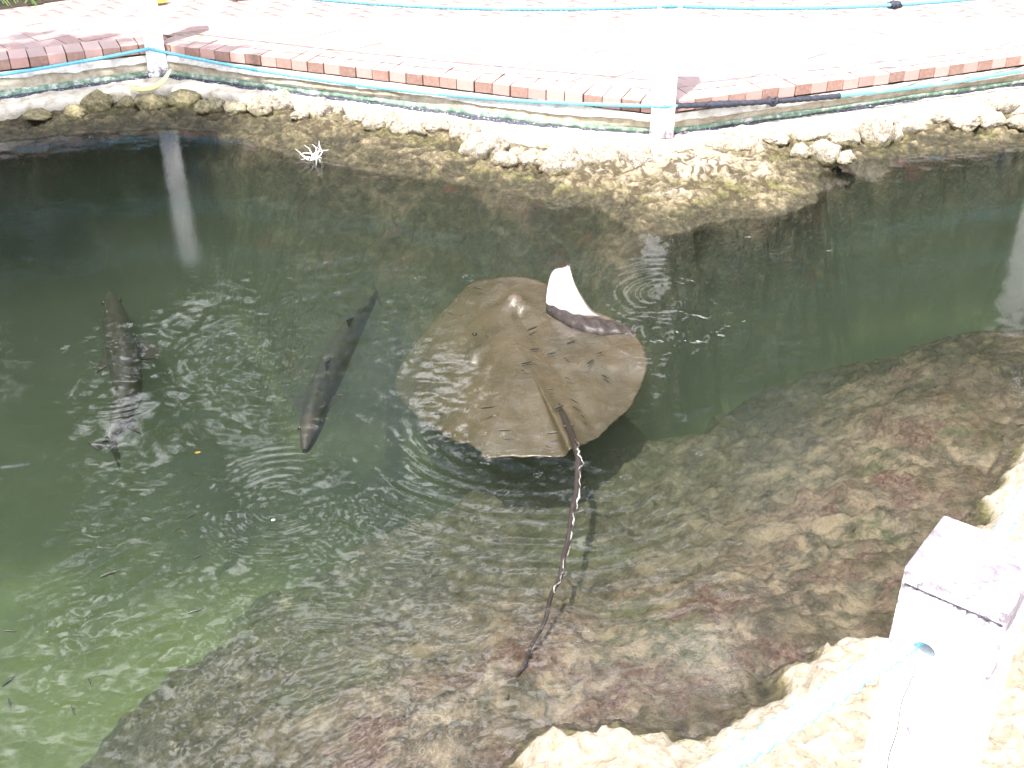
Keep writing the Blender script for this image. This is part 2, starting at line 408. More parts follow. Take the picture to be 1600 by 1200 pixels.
MAT['ray_white'] = mat_simple('stingray_belly', [(0.3, (0.34, 0.29, 0.32)), (0.6, (0.50, 0.46, 0.48))], 26, 0.35, 0.002, 0.5)
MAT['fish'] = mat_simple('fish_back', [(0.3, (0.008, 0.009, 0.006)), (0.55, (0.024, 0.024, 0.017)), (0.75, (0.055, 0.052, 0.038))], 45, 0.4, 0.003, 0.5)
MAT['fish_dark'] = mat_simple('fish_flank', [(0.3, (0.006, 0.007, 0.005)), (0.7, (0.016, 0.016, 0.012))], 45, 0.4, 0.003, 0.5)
MAT['fish_head'] = mat_simple('fish_head', [(0.3, (0.032, 0.026, 0.021)), (0.7, (0.05, 0.042, 0.035))], 20, 0.4, 0.002, 0.5)
MAT['fin'] = mat_simple('fish_fin', [(0.3, (0.012, 0.011, 0.009)), (0.7, (0.028, 0.025, 0.02))], 60, 0.45, 0.002, 0.4)
MAT['eye'] = mat_simple('dark_eye', [(0.3, (0.006, 0.006, 0.006)), (0.7, (0.015, 0.013, 0.01))], 60, 0.1, 0.0, 0.6)
MAT['fry'] = mat_simple('minnow_skin', [(0.3, (0.03, 0.03, 0.022)), (0.7, (0.055, 0.05, 0.036))], 80, 0.4, 0.0, 0.5)
MAT['coral'] = mat_simple('bleached_coral', [(0.3, (0.5, 0.45, 0.42)), (0.7, (0.75, 0.72, 0.7))], 60, 0.8)
MAT['leaf_yellow'] = mat_simple('yellow_leaf', [(0.3, (0.52, 0.38, 0.06)), (0.7, (0.62, 0.50, 0.12))], 25, 0.6)
MAT['leaf_orange'] = mat_simple('orange_leaf', [(0.3, (0.42, 0.20, 0.03)), (0.7, (0.52, 0.30, 0.05))], 25, 0.6)
MAT['leaf_pale'] = mat_simple('pale_pod', [(0.3, (0.52, 0.46, 0.20)), (0.7, (0.60, 0.54, 0.28))], 18, 0.6)
MAT['tail_glint'] = mat_simple('painted_tail_glint', [(0.42, (0.04, 0.033, 0.03)), (0.54, (0.34, 0.32, 0.30))], 45, 0.4)  # pale tone imitates the water-line highlight on the ray's tail
MAT['petal'] = mat_simple('pale_petal', [(0.3, (0.66, 0.60, 0.52)), (0.7, (0.78, 0.74, 0.70))], 25, 0.6)
MAT['blade'] = mat_leafy('strap_leaf', [(0.3, (0.045, 0.085, 0.016)), (0.55, (0.10, 0.16, 0.035)), (0.8, (0.24, 0.24, 0.07))])
MAT['crown'] = mat_leafy('tree_leaf', [(0.3, (0.025, 0.05, 0.014)), (0.55, (0.045, 0.085, 0.022)), (0.8, (0.08, 0.12, 0.035))])
MAT['sawn'] = mat_simple('grey_sawn_timber', [(0.35, (0.05, 0.045, 0.055)), (0.6, (0.22, 0.19, 0.24))], 160, 0.8)
MAT['bark'] = mat_simple('bark', [(0.3, (0.08, 0.065, 0.05)), (0.7, (0.2, 0.17, 0.14))], 14, 0.9, 0.02)
MAT['water'] = mat_water()

# ------------------------------------------------------------------ layout of the pool
far_shore = [P(u, v, 0) for u, v in ((-560, 300), (-220, 250), (0, 222), (100, 212), (250, 200), (330, 207), (400, 226), (480, 247), (560, 264), (650, 277), (740, 291), (800, 300), (850, 312),
             (930, 330), (980, 350), (1000, 364), (1045, 368), (1090, 354), (1140, 346), (1205, 340), (1255, 328), (1282, 306), (1276, 276), (1330, 256), (1450, 243), (1600, 228))]
near_shore = [P(u, v, 0) for u, v in ((1625, 478), (1618, 540), (1605, 600), (1575, 640), (1560, 690), (1540, 735), (1515, 780), (1490, 830), (1420, 930), (1380, 1000), (1290, 1010), (1232, 1050), (1205, 1105), (1100, 1140), (1060, 1155), (960, 1135), (870, 1128), (810, 1150), (765, 1200))]
right_bank = [Vector((2.95, 6.05, 0)), Vector((2.75, 5.3, 0)), Vector((2.25, 4.3, 0)), P(1665, 455, 0)]
near_left = [Vector((-0.45, 1.45, 0)), Vector((-1.1, 1.0, 0)), Vector((-2.2, 0.3, 0)), Vector((-4.2, -0.5, 0)), Vector((-5.6, 0.8, 0)), Vector((-5.2, 3.6, 0))]
pool = far_shore + right_bank + near_shore + near_left
ledge_edge = [P(u, v, 0.09) for u, v in ((-560, 300), (-220, 222), (0, 172), (150, 150), (240, 140), (300, 141), (400, 151), (520, 162), (650, 180), (760, 202), (900, 226), (1000, 236), (1060, 230), (1130, 212), (1250, 199), (1400, 184), (1600, 160), (1900, 120))]
wall_base = [P(u, v, 0.10) for u, v in ((-560, 262), (-220, 193), (0, 156), (120, 136), (246, 118), (300, 124), (400, 138), (520, 153), (650, 170), (760, 186), (900, 201), (1030, 210), (1100, 203), (1200, 189), (1400, 160), (1600, 131), (1900, 86))]
CL, CC = P(246, 84, 0.22), P(1030, 180, 0.22)
dirL = (P(246, 84, 0.22)-P(0, 112, 0.22)).normalized(); dirR = (P(1600, 103, 0.22)-P(1030, 180, 0.22)).normalized()
wall_top = [CL-dirL*3.2, CL, CC, CC+dirR*4.2]
shelf_edge = [P(u, v, -0.25) for u, v in ((1680, 420), (1610, 462), (1560, 482), (1500, 506), (1400, 543), (1300, 572), (1225, 600), (1190, 630), (1120, 655), (1010, 670), (900, 700), (780, 725), (700, 752), (640, 785), (560, 830), (470, 905), (400, 955), (300, 1035), (225, 1120), (150, 1220))]
shelf = shelf_edge + [Vector((-1.3, 1.2, 0)), Vector((0.0, 1.0, 0)), Vector((3.5, 1.5, 0)), Vector((3.5, 4.6, 0))]

def ground_z(X, Y):
    wx = fbm(X*3, Y*3, 4, 11)*0.06; wy = fbm(X*3, Y*3, 4, 23)*0.06
    wx = wx + fbm(X*11, Y*11, 4, 31)*0.05; wy = wy + fbm(X*11, Y*11, 4, 37)*0.05
    Xw, Yw = X+wx*0.75, Y+wy*0.75
    inw = inside(Xw, Yw, pool)
    ds = seg_dist(Xw, Yw, pool, True)
    far = smooth(Y, 3.9, 4.6)*(1-smooth(X, 2.3, 2.7)) + smooth(Y, 5.3, 5.8)*smooth(X, 2.3, 2.7)
    far = np.clip(far, 0, 1)
    # land
    dl = seg_dist(X, Y, ledge_edge)
    t = ds/(ds+dl+1e-6)
    rocky = fbm(X*7, Y*7, 6, 3, 0.55); rid = fbm(X*9, Y*13, 4, 7, 0.55, True); fine = fbm(X*30, Y*30, 4, 5, 0.65)
    oc = P(1090, 285, 0); hump = 0.045*np.exp(-(((X-oc.x)/0.50)**2+((Y-oc.y)/0.33)**2))*np.clip(ds/0.10, 0, 1)
    land_far = 0.004+0.036*t**0.8 + hump + (rocky*0.042+rid*0.024)*np.clip(ds/0.12, 0, 1)*np.clip(dl/0.08, 0.25, 1) + fine*0.017*np.clip(ds/0.05, 0.2, 1)
    land_near = 0.125*smooth(ds, 0.0, 0.15)+0.03*smooth(ds, 0.1, 0.6) + (rocky*0.06+rid*0.025)*np.clip(ds/0.08, 0, 1)+fine*0.022
    near_top = np.minimum(land_near, 0.19)
    land = land_far*far+near_top*(1-far)
    # water side
    dse = seg_dist(Xw, Yw, shelf_edge); ins = inside(Xw, Yw, shelf)
    sd = np.where(ins, dse, -dse)+0.11+0.07*(1-smooth(X, 0.2, 0.9))
    deep = -1.12+0.10*fbm(X*0.8, Y*0.8, 3, 41)+0.02*fbm(X*6, Y*6, 4, 43)
    near_d = seg_dist(Xw, Yw, near_shore)
    shelf_z = -0.015-(0.36+0.10*(1-smooth(X, -0.7, 0.5)))*smooth(near_d, 0.0, 1.4)+rocky*0.045+rid*0.018+fine*0.014
    lw = smooth(X, 0.3, 1.1)
    lip = smooth(sd+fbm(X*4, Y*4, 4, 51)*0.10, -0.62+0.28*lw, 0.16-0.08*lw)
    near_z = deep*(1-lip)+np.minimum(shelf_z, -0.004)*lip
    slope = 3.2-2.3*smooth(X, -1.75, -1.0)+3.0*smooth(X, 0.55, 1.1)
    far_z = np.maximum(-0.012-ds*slope*0.8 + (rocky*0.10+rid*0.04)*np.clip(ds/0.25, 0, 1)+fine*0.012, deep)
    fw = np.clip(far*1.0, 0, 1)
    wat = np.maximum(near_z*(1-fw)+deep*fw, far_z*fw+deep*(1-fw))
    z = np.where(inw, np.minimum(wat, -0.002), np.maximum(land, 0.002))
    # under the stone ledge and the patio the ground stays below the slabs
    dlo = inside(X, Y, [tuple(p) for p in ledge_edge]+[(8, 12), (-8, 12)])
    z = np.where(dlo, np.clip(z, None, 0.045+0.01*fine), z)
    return z

def axis(*parts):
    out = []
    for a, b, st in parts: out.append(np.arange(a, b, st))
    return np.concatenate(out+[[parts[-1][1]]])
gx = axis((-9, -4, 0.2), (-4, -3.0, 0.04), (-3.0, 3.05, 0.0115), (3.05, 4, 0.05), (4, 9, 0.2))
gy = axis((-3, 1.2, 0.1), (1.2, 1.6, 0.03), (1.6, 3.0, 0.0095), (3.0, 6.9, 0.0135), (6.9, 9.6, 0.1))
GX, GY = np.meshgrid(gx, gy)
GZ = ground_z(GX, GY)
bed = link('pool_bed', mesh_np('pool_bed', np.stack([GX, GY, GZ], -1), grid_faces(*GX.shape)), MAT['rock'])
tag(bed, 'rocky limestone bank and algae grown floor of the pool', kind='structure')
# surrounding ground out to the horizon
V = []; Fc = []
for (x0, x1, y0, y1) in ((-90, 90, 9.6, 120), (-90, 90, -60, -3), (-90, -9, -3, 9.6), (9, 90, -3, 9.6)):
    b = len(V); V += [(x0, y0, 0.04), (x1, y0, 0.04), (x1, y1, 0.04), (x0, y1, 0.04)]; Fc.append((b, b+1, b+2, b+3))
tag(link('ground', mesh_np('ground', V, Fc), MAT['sandbed'], smoothed=False), 'sandy ground round the pool', kind='structure')

# ------------------------------------------------------------------ water
wxs = axis((-8.5, -3.2, 0.15), (-3.2, 3.1, 0.0125), (3.1, 8.5, 0.3))
wys = axis((-2.5, 1.6, 0.12), (1.6, 3.2, 0.0085), (3.2, 6.4, 0.0125), (6.4, 9.2, 0.2))
WX, WY = np.meshgrid(wxs, wys)
H = np.zeros(WX.shape)
def ring(u, v, r0, r1, lam, amp, a0=None, a1=None, stretch=1.0):
    p = P(u, v, 0); dx = WX-p.x; dy = (WY-p.y)*stretch; r = np.hypot(dx, dy)
    ph = 0.75*fbm(WX*4.5, WY*4.5, 3, int(u) % 97); brk = np.clip(0.55+1.5*fbm(WX*3.7+u, WY*3.7, 3, 5), 0, 1.5)
    env = smooth(r, r0, r0+0.04)*(1-smooth(r, r1*0.55, r1))
    if a0 is not None:
        an = np.degrees(np.arctan2(dy, dx)); c = (a0+a1)/2; w = (a1-a0)/2
        d = np.abs((an-c+180) % 360-180); env = env*(1-smooth(d, w*0.6, w))
    return amp*brk*env*np.sin(2*math.pi*r/lam+ph*3)
H += ring(372, 560, 0.02, 0.36, 0.035, 0.0012) + ring(440, 790, 0.02, 0.40, 0.04, 0.0014) + ring(1028, 835, 0.0, 0.24, 0.028, 0.0011)
H += ring(1050, 575, 0.0, 0.20, 0.03, 0.0013) + ring(930, 905, 0.02, 0.30, 0.033, 0.0010) + ring(1035, 460, 0.02, 0.45, 0.05, 0.0019)
H += ring(1020, 520, 0.05, 0.50, 0.040, 0.0012) + ring(430, 470, 0.02, 0.3, 0.035, 0.0008) + ring(320, 880, 0.1, 0.45, 0.04, 0.0009, -120, -20)
H += ring(820, 640, 0.35, 1.25, 0.075, 0.0016, -150, -40) + ring(820, 640, 0.35, 1.1, 0.046, 0.0011, -170, -60)
H += ring(120, 960, 0.0, 0.22, 0.03, 0.0011) + ring(480, 1110, 0.03, 0.5, 0.042, 0.0015) + ring(600, 1250, 0.1, 0.8, 0.05, 0.0014) + ring(180, 600, 0.02, 0.3, 0.034, 0.0011)
def blob(u, v, r, k=1.0):
    p = P(u, v, 0); return np.exp(-(((WX-p.x)/r)**2+((WY-p.y)/(r*k))**2))
calm = 0.42
amp = calm+1.9*blob(1080, 520, 0.40)+1.9*blob(420, 1080, 0.40, 1.2)+1.1*blob(640, 980, 0.40)+1.6*blob(175, 545, 0.16, 2.2)+1.0*blob(60, 1100, 0.35)+1.6*blob(375, 570, 0.14, 2.4)+0.7*blob(1000, 760, 0.5)
amp = amp+1.3*blob(40, 740, 0.10, 1.6)+1.3*blob(125, 955, 0.10)+1.2*blob(170, 800, 0.08, 2.5)+1.1*blob(440, 790, 0.16)+1.2*blob(40, 540, 0.15, 1.8)+1.0*blob(480, 430, 0.2)+0.9*blob(1330, 390, 0.25, 1.5)+1.0*blob(1090, 640, 0.2)
pn = fbm(WX*2.6+4, WY*1.7, 4, 69); amp = amp*np.clip(0.75+1.3*pn, 0.25, 2.0)
amp = amp*(1-0.93*blob(285, 290, 0.45, 2.2))*(1-0.9*blob(1590, 390, 0.45, 2.0))*(1-0.6*blob(60, 260, 0.6))
H += 1.35*amp*(fbm(WX*3.2, WY*3.2, 2, 61)*0.0040 + fbm(WX*9+WY*3, WY*10-WX*4, 3, 63, 0.5)*0.0032 + fbm(WX*22+WY*6, WY*30, 3, 67, 0.55)*0.0019)
ny, nx = WX.shape
V = np.stack([WX, WY, H], -1).reshape(-1, 3)
Fq = grid_faces(ny, nx)
loop = np.concatenate([np.arange(nx), np.arange(1, ny)*nx+nx-1, (ny-1)*nx+np.arange(nx-2, -1, -1), np.arange(ny-2, 0, -1)*nx])
base = len(V); low = V[loop].copy(); low[:, 2] = -1.9
V = np.vstack([V, low]); k = len(loop); i = np.arange(k); j = (i+1) % k
Fs = np.stack([loop[i], base+i, base+j, loop[j]], -1)
me = mesh_np('water', V, np.vstack([Fq, Fs]))
bm = bmesh.new(); bm.from_mesh(me); bm.verts.ensure_lookup_table()
bm.faces.new([bm.verts[base+q] for q in range(k-1, -1, -1)]); bmesh.ops.recalc_face_normals(bm, faces=bm.faces[:]); bm.to_mesh(me); bm.free()
water = tag(link('water', me, MAT['water']), 'rippled green pool water', kind='structure')

# ------------------------------------------------------------------ ledge of cement with embedded stones
def strip(lineA, lineB, step, zA, zB, rows, seed, rough=0.006, thick=None):
    """lofted strip between two lines (A: front, B: back); returns grid of points"""
    n = int(sum((Vector(b)-Vector(a)).length for a, b in zip(lineA[:-1], lineA[1:]))/step)
    A = catmull(lineA, n); B = catmull(lineB, n)
    return A, B
N = 620
A = np.array([p[:] for p in catmull(ledge_edge, N)]); B = np.array([p[:] for p in catmull(wall_base, N)])
A[:, :2] += np.stack([fbm(A[:, 0]*6, A[:, 1]*6, 4, 71)*0.02, fbm(A[:, 0]*7, A[:, 1]*7, 4, 72)*0.035-0.01], -1)
rows = []
prof = [(-0.0, 0.015), (-0.012, 0.05), (0.02, 0.082), (0.10, 0.095), (0.35, 0.098), (0.7, 0.099), (1.03, 0.103)]
for t, z in prof:
    q = A+(B-A)*t; zz = z+fbm(q[:, 0]*10, q[:, 1]*10, 4, 75)*0.008+fbm(q[:, 0]*30, q[:, 1]*30, 3, 76)*0.004
    rows.append(np.stack([q[:, 0], q[:, 1], zz], -1))
ledge = tag(link('stone_ledge', mesh_np('stone_ledge', np.stack(rows), grid_faces(len(rows), N)), MAT['cement']), 'cement ledge set with limestone lumps along the far water edge', kind='structure')
stones = [(150,160,42,36),(197,158,28,22),(236,156,46,28),(288,153,46,26),(318,164,24,20),(341,162,28,24),(369,166,32,26),(406,165,36,32),(441,160,40,44),(471,176,26,16),(500,170,42,38),(529,171,22,26),
 (555,182,34,24),(588,189,38,28),(611,191,20,22),(627,197,28,26),(652,198,30,26),(684,195,42,26),(722,207,46,42),(759,228,64,56),(792,246,40,34),(806,238,24,22),(832,247,42,40),(873,254,62,64),(936,243,68,46),(992,250,52,56),
 (1026,252,26,30),(1047,246,28,24),(1068,238,34,24),(1092,233,32,22),(1117,226,28,28),(1154,217,58,46),(1256,210,42,24),(1249,234,32,28),(1286,237,46,38),(1317,213,46,38),(1320,243,28,18),(1366,210,48,58),(1400,209,18,30),(1418,196,42,34),(1457,181,30,24),(1503,188,48,28),(1550,184,44,28),(1562,158,54,30),(1592,187,40,24),(1212,215,36,22),(118,170,34,20),(60,176,40,16)]
for u, v, w, h in stones:
    zc = 0.055 if v > 165 or u < 700 else 0.08
    c = P(u, v+3, zc); d = c.y*CS+(EYE-zc)*SN; r = w/FPX*d/2*1.12; rz = max(0.022, h/FPX*d/2*1.05)
    bm = bmesh.new(); bmesh.ops.create_icosphere(bm, subdivisions=4, radius=1.0)
    sd = rng.uniform(0, 90)
    co = np.array([q.co[:] for q in bm.verts])
    dsp = 1+0.32*fbm(co[:, 0]*1.3+sd, co[:, 1]*1.3+co[:, 2]*0.9, 3, 81)+0.17*fbm(co[:, 0]*4+sd, co[:, 2]*4+co[:, 1]*2.3, 3, 82)+0.09*fbm(co[:, 0]*11+co[:, 1]*5+sd, co[:, 2]*12, 2, 83)
    # flat knocked facets
    for _ in range(7):
        nrm = rng.normal(size=3); nrm /= np.linalg.norm(nrm); lim = rng.uniform(0.62, 0.88)
        dd = co@nrm*dsp; dsp = np.where(dd > lim, dsp*(lim+(dd-lim)*0.25)/np.maximum(dd, 1e-6), dsp)
    co = co*dsp[:, None]*np.array([r*1.06, r*0.9, rz*1.08])
    for q, p in zip(bm.verts, co): q.co = p
    o = bm_obj('stone', bm, MAT['stone'], ledge, True); o.location = (c.x, c.y-0.012, min(c.z, 0.085))
    o.rotation_euler = (0, 0, rng.uniform(-0.3, 0.3))

# ------------------------------------------------------------------ retaining wall: render, peeling upper coat, green painted band, tar seam
wall = empty('retaining_wall', CC, 'low weathered cement wall with green band under the brick edging', 'wall')
wt = []
seglen = [(wall_top[i+1]-wall_top[i]).length for i in range(3)]
# arclength samples that keep both corners
def corner_samples(line, corner_idx, counts):
    out = []
    bounds = [0]+corner_idx+[len(line)-1]
    for (a, b), n in zip(zip(bounds[:-1], bounds[1:]), counts):
        seg = line[a:b+1]; pts = catmull(seg, n); out += pts if not out else pts[1:]
    return np.array([p[:] for p in out])
cnt = [160, 260, 200]
TOP = corner_samples(wall_top, [1, 2], cnt); BAS = corner_samples(wall_base, [4, 11], cnt)
nW = len(TOP)
def wall_row(t, off, z=None, seed=0, rough=0.004):
    """row of the wall at fraction t of its height, pushed off towards the pool by off (m)"""
    q = BAS+(TOP-BAS)*t
    tan = np.gradient(TOP[:, :2], axis=0); tan /= np.linalg.norm(tan, axis=1)[:, None]
    nrm = np.stack([tan[:, 1], -tan[:, 0]], -1)
    o = off+rough*fbm(q[:, 0]*14, q[:, 1]*14+t*9, 4, 90+seed)
    return np.stack([q[:, 0]+nrm[:, 0]*o, q[:, 1]+nrm[:, 1]*o, (q[:, 2] if z is None else np.full(nW, z))], -1)
rows = [wall_row(t, 0.0, None, 0, 0.007) for t in np.linspace(-0.15, 1.0, 12)]
to_local(link('render_coat', mesh_np('render_coat', np.stack(rows), grid_faces(12, nW)), MAT['wall']), wall)
edge = 0.62+0.26*fbm(TOP[:, 0]*2.2+9, TOP[:, 1]*2.2, 4, 95)+0.06*fbm(TOP[:, 0]*16, TOP[:, 1]*16, 3, 96)
edge = np.clip(edge, 0.34, 0.93)
def coat_rows():
    out = []
    for f, off in ((1.0, 0.011), (0.8, 0.013), (0.55, 0.013), (0.3, 0.014), (0.1, 0.015), (0.0, 0.014), (-0.02, 0.002)):
        t = edge+(1.0-edge)*f; q = BAS+(TOP-BAS)*t[:, None]
        tan = np.gradient(TOP[:, :2], axis=0); tan /= np.linalg.norm(tan, axis=1)[:, None]
        nrm = np.stack([tan[:, 1], -tan[:, 0]], -1); o = off+0.006*fbm(q[:, 0]*18, q[:, 1]*18+f*5, 4, 97)
        out.append(np.stack([q[:, 0]+nrm[:, 0]*o, q[:, 1]+nrm[:, 1]*o, q[:, 2]], -1))
    return np.stack(out)
R = coat_rows(); to_local(link('peeling_coat', mesh_np('peeling_coat', R, grid_faces(len(R), nW)), MAT['coat']), wall)
wob = 0.05*fbm(TOP[:, 0]*3, TOP[:, 1]*3, 3, 99)
def band(t0, t1, off, name, m, rough, seed):
    out = []
    for t in np.linspace(t0, t1, 6):
        q = wall_row(t, off*math.sin(math.pi*min(max((t-t0)/(t1-t0), 0.08), 0.92))**0.5, None, seed, rough); q[:, 2] += wob*0.1
        out.append(q)
    to_local(link(name, mesh_np(name, np.stack(out), grid_faces(6, nW)), m), wall)
band(0.07, 0.30, 0.013, 'green_band', MAT['green'], 0.006, 3)
band(-0.13, 0.10, 0.024, 'tar_seam', MAT['tar'], 0.014, 5)

# ------------------------------------------------------------------ brick edging and patio
PT = 0.282   # patio level
edging = tag(link('brick_edging', mesh_np('brick_edging', [p+Vector((0, 0.02, 0.002)) for p in wall_top]+[p+Vector((0, 0.24, 0.002)) for p in wall_top], grid_faces(2, 4)), MAT['sandbed'], smoothed=False), 'row of alternating pink and brown bricks edging the patio', kind='structure')
bmesh_b = []
def brick_mesh(w, l, h, bev):
    bm = box_bm(w, l, h, bev, 2); me = bpy.data.meshes.new('brick'); bm.to_mesh(me); bm.free()
    me.polygons.foreach_set('use_smooth', np.zeros(len(me.polygons), bool)); return me
BW = 0.101
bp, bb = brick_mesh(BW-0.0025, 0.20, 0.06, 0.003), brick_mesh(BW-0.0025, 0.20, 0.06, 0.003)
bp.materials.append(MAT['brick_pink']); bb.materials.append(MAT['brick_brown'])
idx = 0
for s in range(3):
    a, b = wall_top[s], wall_top[s+1]; L = (b-a).length; d = (b-a)/L; nrm = Vector((-d.y, d.x, 0)); n = int(L/BW); pitch = L/n
    for i in range(n):
        c = a+d*(pitch*(i+0.5)); dark = (i % 2 == 0) if rng.random() < 0.88 else rng.random() < 0.5
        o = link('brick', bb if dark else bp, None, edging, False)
        j = rng.normal(0, 0.0022, 3)
        o.location = c+nrm*(0.095+j[0])+Vector((0, 0, 0.004+abs(j[1]))); o.rotation_euler = (rng.normal(0, 0.008), rng.normal(0, 0.008), math.atan2(d.y, d.x)+rng.normal(0, 0.012))
# patio bed slab + herringbone pavers
patio_line = []
def off_line(dist):
    out = []
    nn = []
    for s in range(3):
        d = (wall_top[s+1]-wall_top[s]).normalized(); nn.append(Vector((-d.y, d.x, 0)))
    out.append(wall_top[0]+nn[0]*dist)
    for s in (1, 2):
        a = (nn[s-1]+nn[s]).normalized(); out.append(wall_top[s]+a*(dist/max(0.3, a.dot(nn[s]))))
    out.append(wall_top[3]+nn[2]*dist); return out
OL = off_line(0.1955)
V = [(p.x, p.y, PT-0.004) for p in OL]+[(7.6, 18, PT-0.004), (-7, 18, PT-0.004)]
bm = bmesh.new(); vs = [bm.verts.new(v) for v in V]; bm.faces.new(vs)
patio = tag(bm_obj('patio', bm, MAT['sandbed']), 'sunlit herringbone brick patio behind the pool', kind='structure')
HP = [((OL[i+1]-OL[i]).normalized(), OL[i]) for i in range(3)]
bed_line = (P(-60, 25, PT), P(230, -18, PT))                      # planting bed edge at the top-left
def clip(poly, n, p0):
    out = []
    for i in range(len(poly)):
        a, b = poly[i], poly[(i+1) % len(poly)]; da, db = (a-p0).dot(n), (b-p0).dot(n)
        if da >= 0: out.append(a)
        if (da >= 0) != (db >= 0): out.append(a+(b-a)*(da/(da-db)))
    return out
PW = 0.101; ang = math.radians(42); ca, sa = math.cos(ang), math.sin(ang)
full = brick_mesh(PW*2-0.003, PW-0.003, 0.03, 0.002); full.materials.append(MAT['paver'])
org = Vector((0, 7.0, 0)); plist = []
def patio_planes(c):
    # choose relevant edge planes: inside the polyline (left edge concave at L, convex at C)
    ns = []
    for d, p in HP:
        ns.append((Vector((-d.y, d.x, 0)), p))
    return ns
for ix in range(-75, 75):
    for iy in range(-75, 75):
        mm = (ix-iy) % 4
        if mm == 0: x0, y0, w, h = ix, iy, 2, 1
        elif mm == 3: x0, y0, w, h = ix, iy, 1, 2
        else: continue
        cx, cyy = (x0+w/2)*PW, (y0+h/2)*PW
        wx, wy = org.x+cx*ca-cyy*sa, org.y+cx*sa+cyy*ca
        if not (-5.2 < wx < 5.2 and 5.5 < wy < 8.9): continue
        plist.append((wx, wy, ang+(0 if w == 2 else math.pi/2)))
def shown(p):
    d = p.y*CS+(EYE-p.z)*SN; return abs(p.x/d*FPX) < 840 and (p.y*SN-(EYE-p.z)*CS)/d*FPX < 625
cand = []
for wx, wy, a in plist:
    c = Vector((wx, wy, PT))
    e = Vector((math.cos(a), math.sin(a), 0)); f = Vector((-e.y, e.x, 0)); hl, hw = PW-0.0025, PW/2-0.0025
    poly = [c-e*hl-f*hw, c+e*hl-f*hw, c+e*hl+f*hw, c-e*hl+f*hw]
    nL, nM, nR = patio_planes(c)
    orig = len(poly); area0 = 1
    # convex corner at the centre post: must be behind both M and R; reflex corner at left post: behind L or M
    if c.x < CL.x-0.3: pls = [nL]
    elif c.x > CL.x+0.3: pls = [nM, nR]
    else: pls = [nM] if (c-OL[1]).dot(nM[0]) < (c-OL[1]).dot(nL[0]) and c.x > CL.x else [nL]
    cut = False; q = poly
    for n, p0 in pls:
        q2 = clip(q, n, p0+n*0.003)
        if len(q2) != len(q) or any((x-y).length > 1e-6 for x, y in zip(q, q2)): cut = True
        q = q2
        if len(q) < 3: break
    if len(q) < 3: continue
    bd = (bed_line[1]-bed_line[0]).normalized(); bn = Vector((bd.y, -bd.x, 0))
    if c.x < -0.6 and (c-bed_line[0]).dot(bn) < 0.0: continue
    if cut:
        ar = 0.5*abs(sum(q[i].x*q[(i+1) % len(q)].y-q[(i+1) % len(q)].x*q[i].y for i in range(len(q))))
        if ar < 0.0012: continue
    cand.append((c, a, q if cut else None, (not shown(c), c.y)))
cand.sort(key=lambda t: t[3])
rest_V = []; rest_F = []
for k, (c, a, q, key) in enumerate(cand):
    jz = PT-0.03+rng.normal(0, 0.0015)
    if k < 300:
        if q is None:
            o = link('brick_paver', full, None, patio, False); o.location = (c.x, c.y, jz); o.rotation_euler = (rng.normal(0, 0.006), rng.normal(0, 0.006), a+rng.normal(0, 0.006))
        else:
            bm = bmesh.new(); f = bm.faces.new([bm.verts.new((p.x-c.x, p.y-c.y, 0)) for p in q])
            r = bmesh.ops.extrude_face_region(bm, geom=[f])
            for v in r['geom']:
                if isinstance(v, bmesh.types.BMVert): v.co.z += 0.03
            bmesh.ops.recalc_face_normals(bm, faces=bm.faces[:])
            o = bm_obj('brick_paver', bm, MAT['paver'], patio); o.location = (c.x, c.y, jz)
    else:
        qq = q or [c+Vector((math.cos(a)*sx*(PW-0.003)-math.sin(a)*sy*(PW/2-0.003), math.sin(a)*sx*(PW-0.003)+math.cos(a)*sy*(PW/2-0.003), 0)) for sx, sy in ((-1, -1), (1, -1), (1, 1), (-1, 1))]
        if len(qq) != 4: continue
        b = len(rest_V); rest_V += [(p.x, p.y, jz+0.03) for p in qq]+[(p.x, p.y, jz) for p in qq]
        rest_F += [(b, b+1, b+2, b+3)]+[(b+i, b+4+i, b+4+(i+1) % 4, b+(i+1) % 4) for i in range(4)]
mp2 = mat_brick('patio_brick_mass', [(0.0, (0.355, 0.255, 0.24)), (1.0, (0.355, 0.255, 0.24))], top_glare=0.25)
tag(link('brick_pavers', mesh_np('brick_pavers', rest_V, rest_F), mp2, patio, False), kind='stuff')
# planting bed
V = [(p.x, p.y, PT+0.004) for p in (bed_line[0]+Vector((-3, -0.5, 0)), bed_line[0], bed_line[1], bed_line[1]+Vector((0.4, 3, 0)), bed_line[0]+Vector((-4, 4, 0)))]
bm = bmesh.new(); bm.faces.new([bm.verts.new(v) for v in V])
tag(bm_obj('soil', bm, MAT['soil']), 'dark planting bed at the patio edge', kind='structure')

# ------------------------------------------------------------------ posts and ropes
def post_mesh(w, d, h, seed, lean=0.0):
    bm = box_bm(w, d, h, 0.006, 2)
    bmesh.ops.subdivide_edges(bm, edges=[e for e in bm.edges if abs(e.verts[0].co.z-e.verts[1].co.z) > 0.3], cuts=24, use_grid_fill=True)
    r = np.random.default_rng(seed); ph = r.uniform(0, 6, 4)
    for v in bm.verts:
        t = v.co.z; v.co.x += 0.004*math.sin(t*5+ph[0])*0.5; v.co.y += 0.003*math.sin(t*4+ph[1])*0.5
        if t < 0.12 and seed == 1: v.co.x *= 1+0.10*math.sin((0.12-t)*14)
    return bm
def make_post(name, loc, rz, w, d, h, label, seed, hole=None):
    t = empty(name, loc, label, 'post', 'white timber rope posts round the pool'); t.rotation_euler.z = rz
    bm = post_mesh(w, d, h, seed)
    shaft = bm_obj('shaft', bm, MAT['post'], t)
    return t, shaft
HPT = 1.03
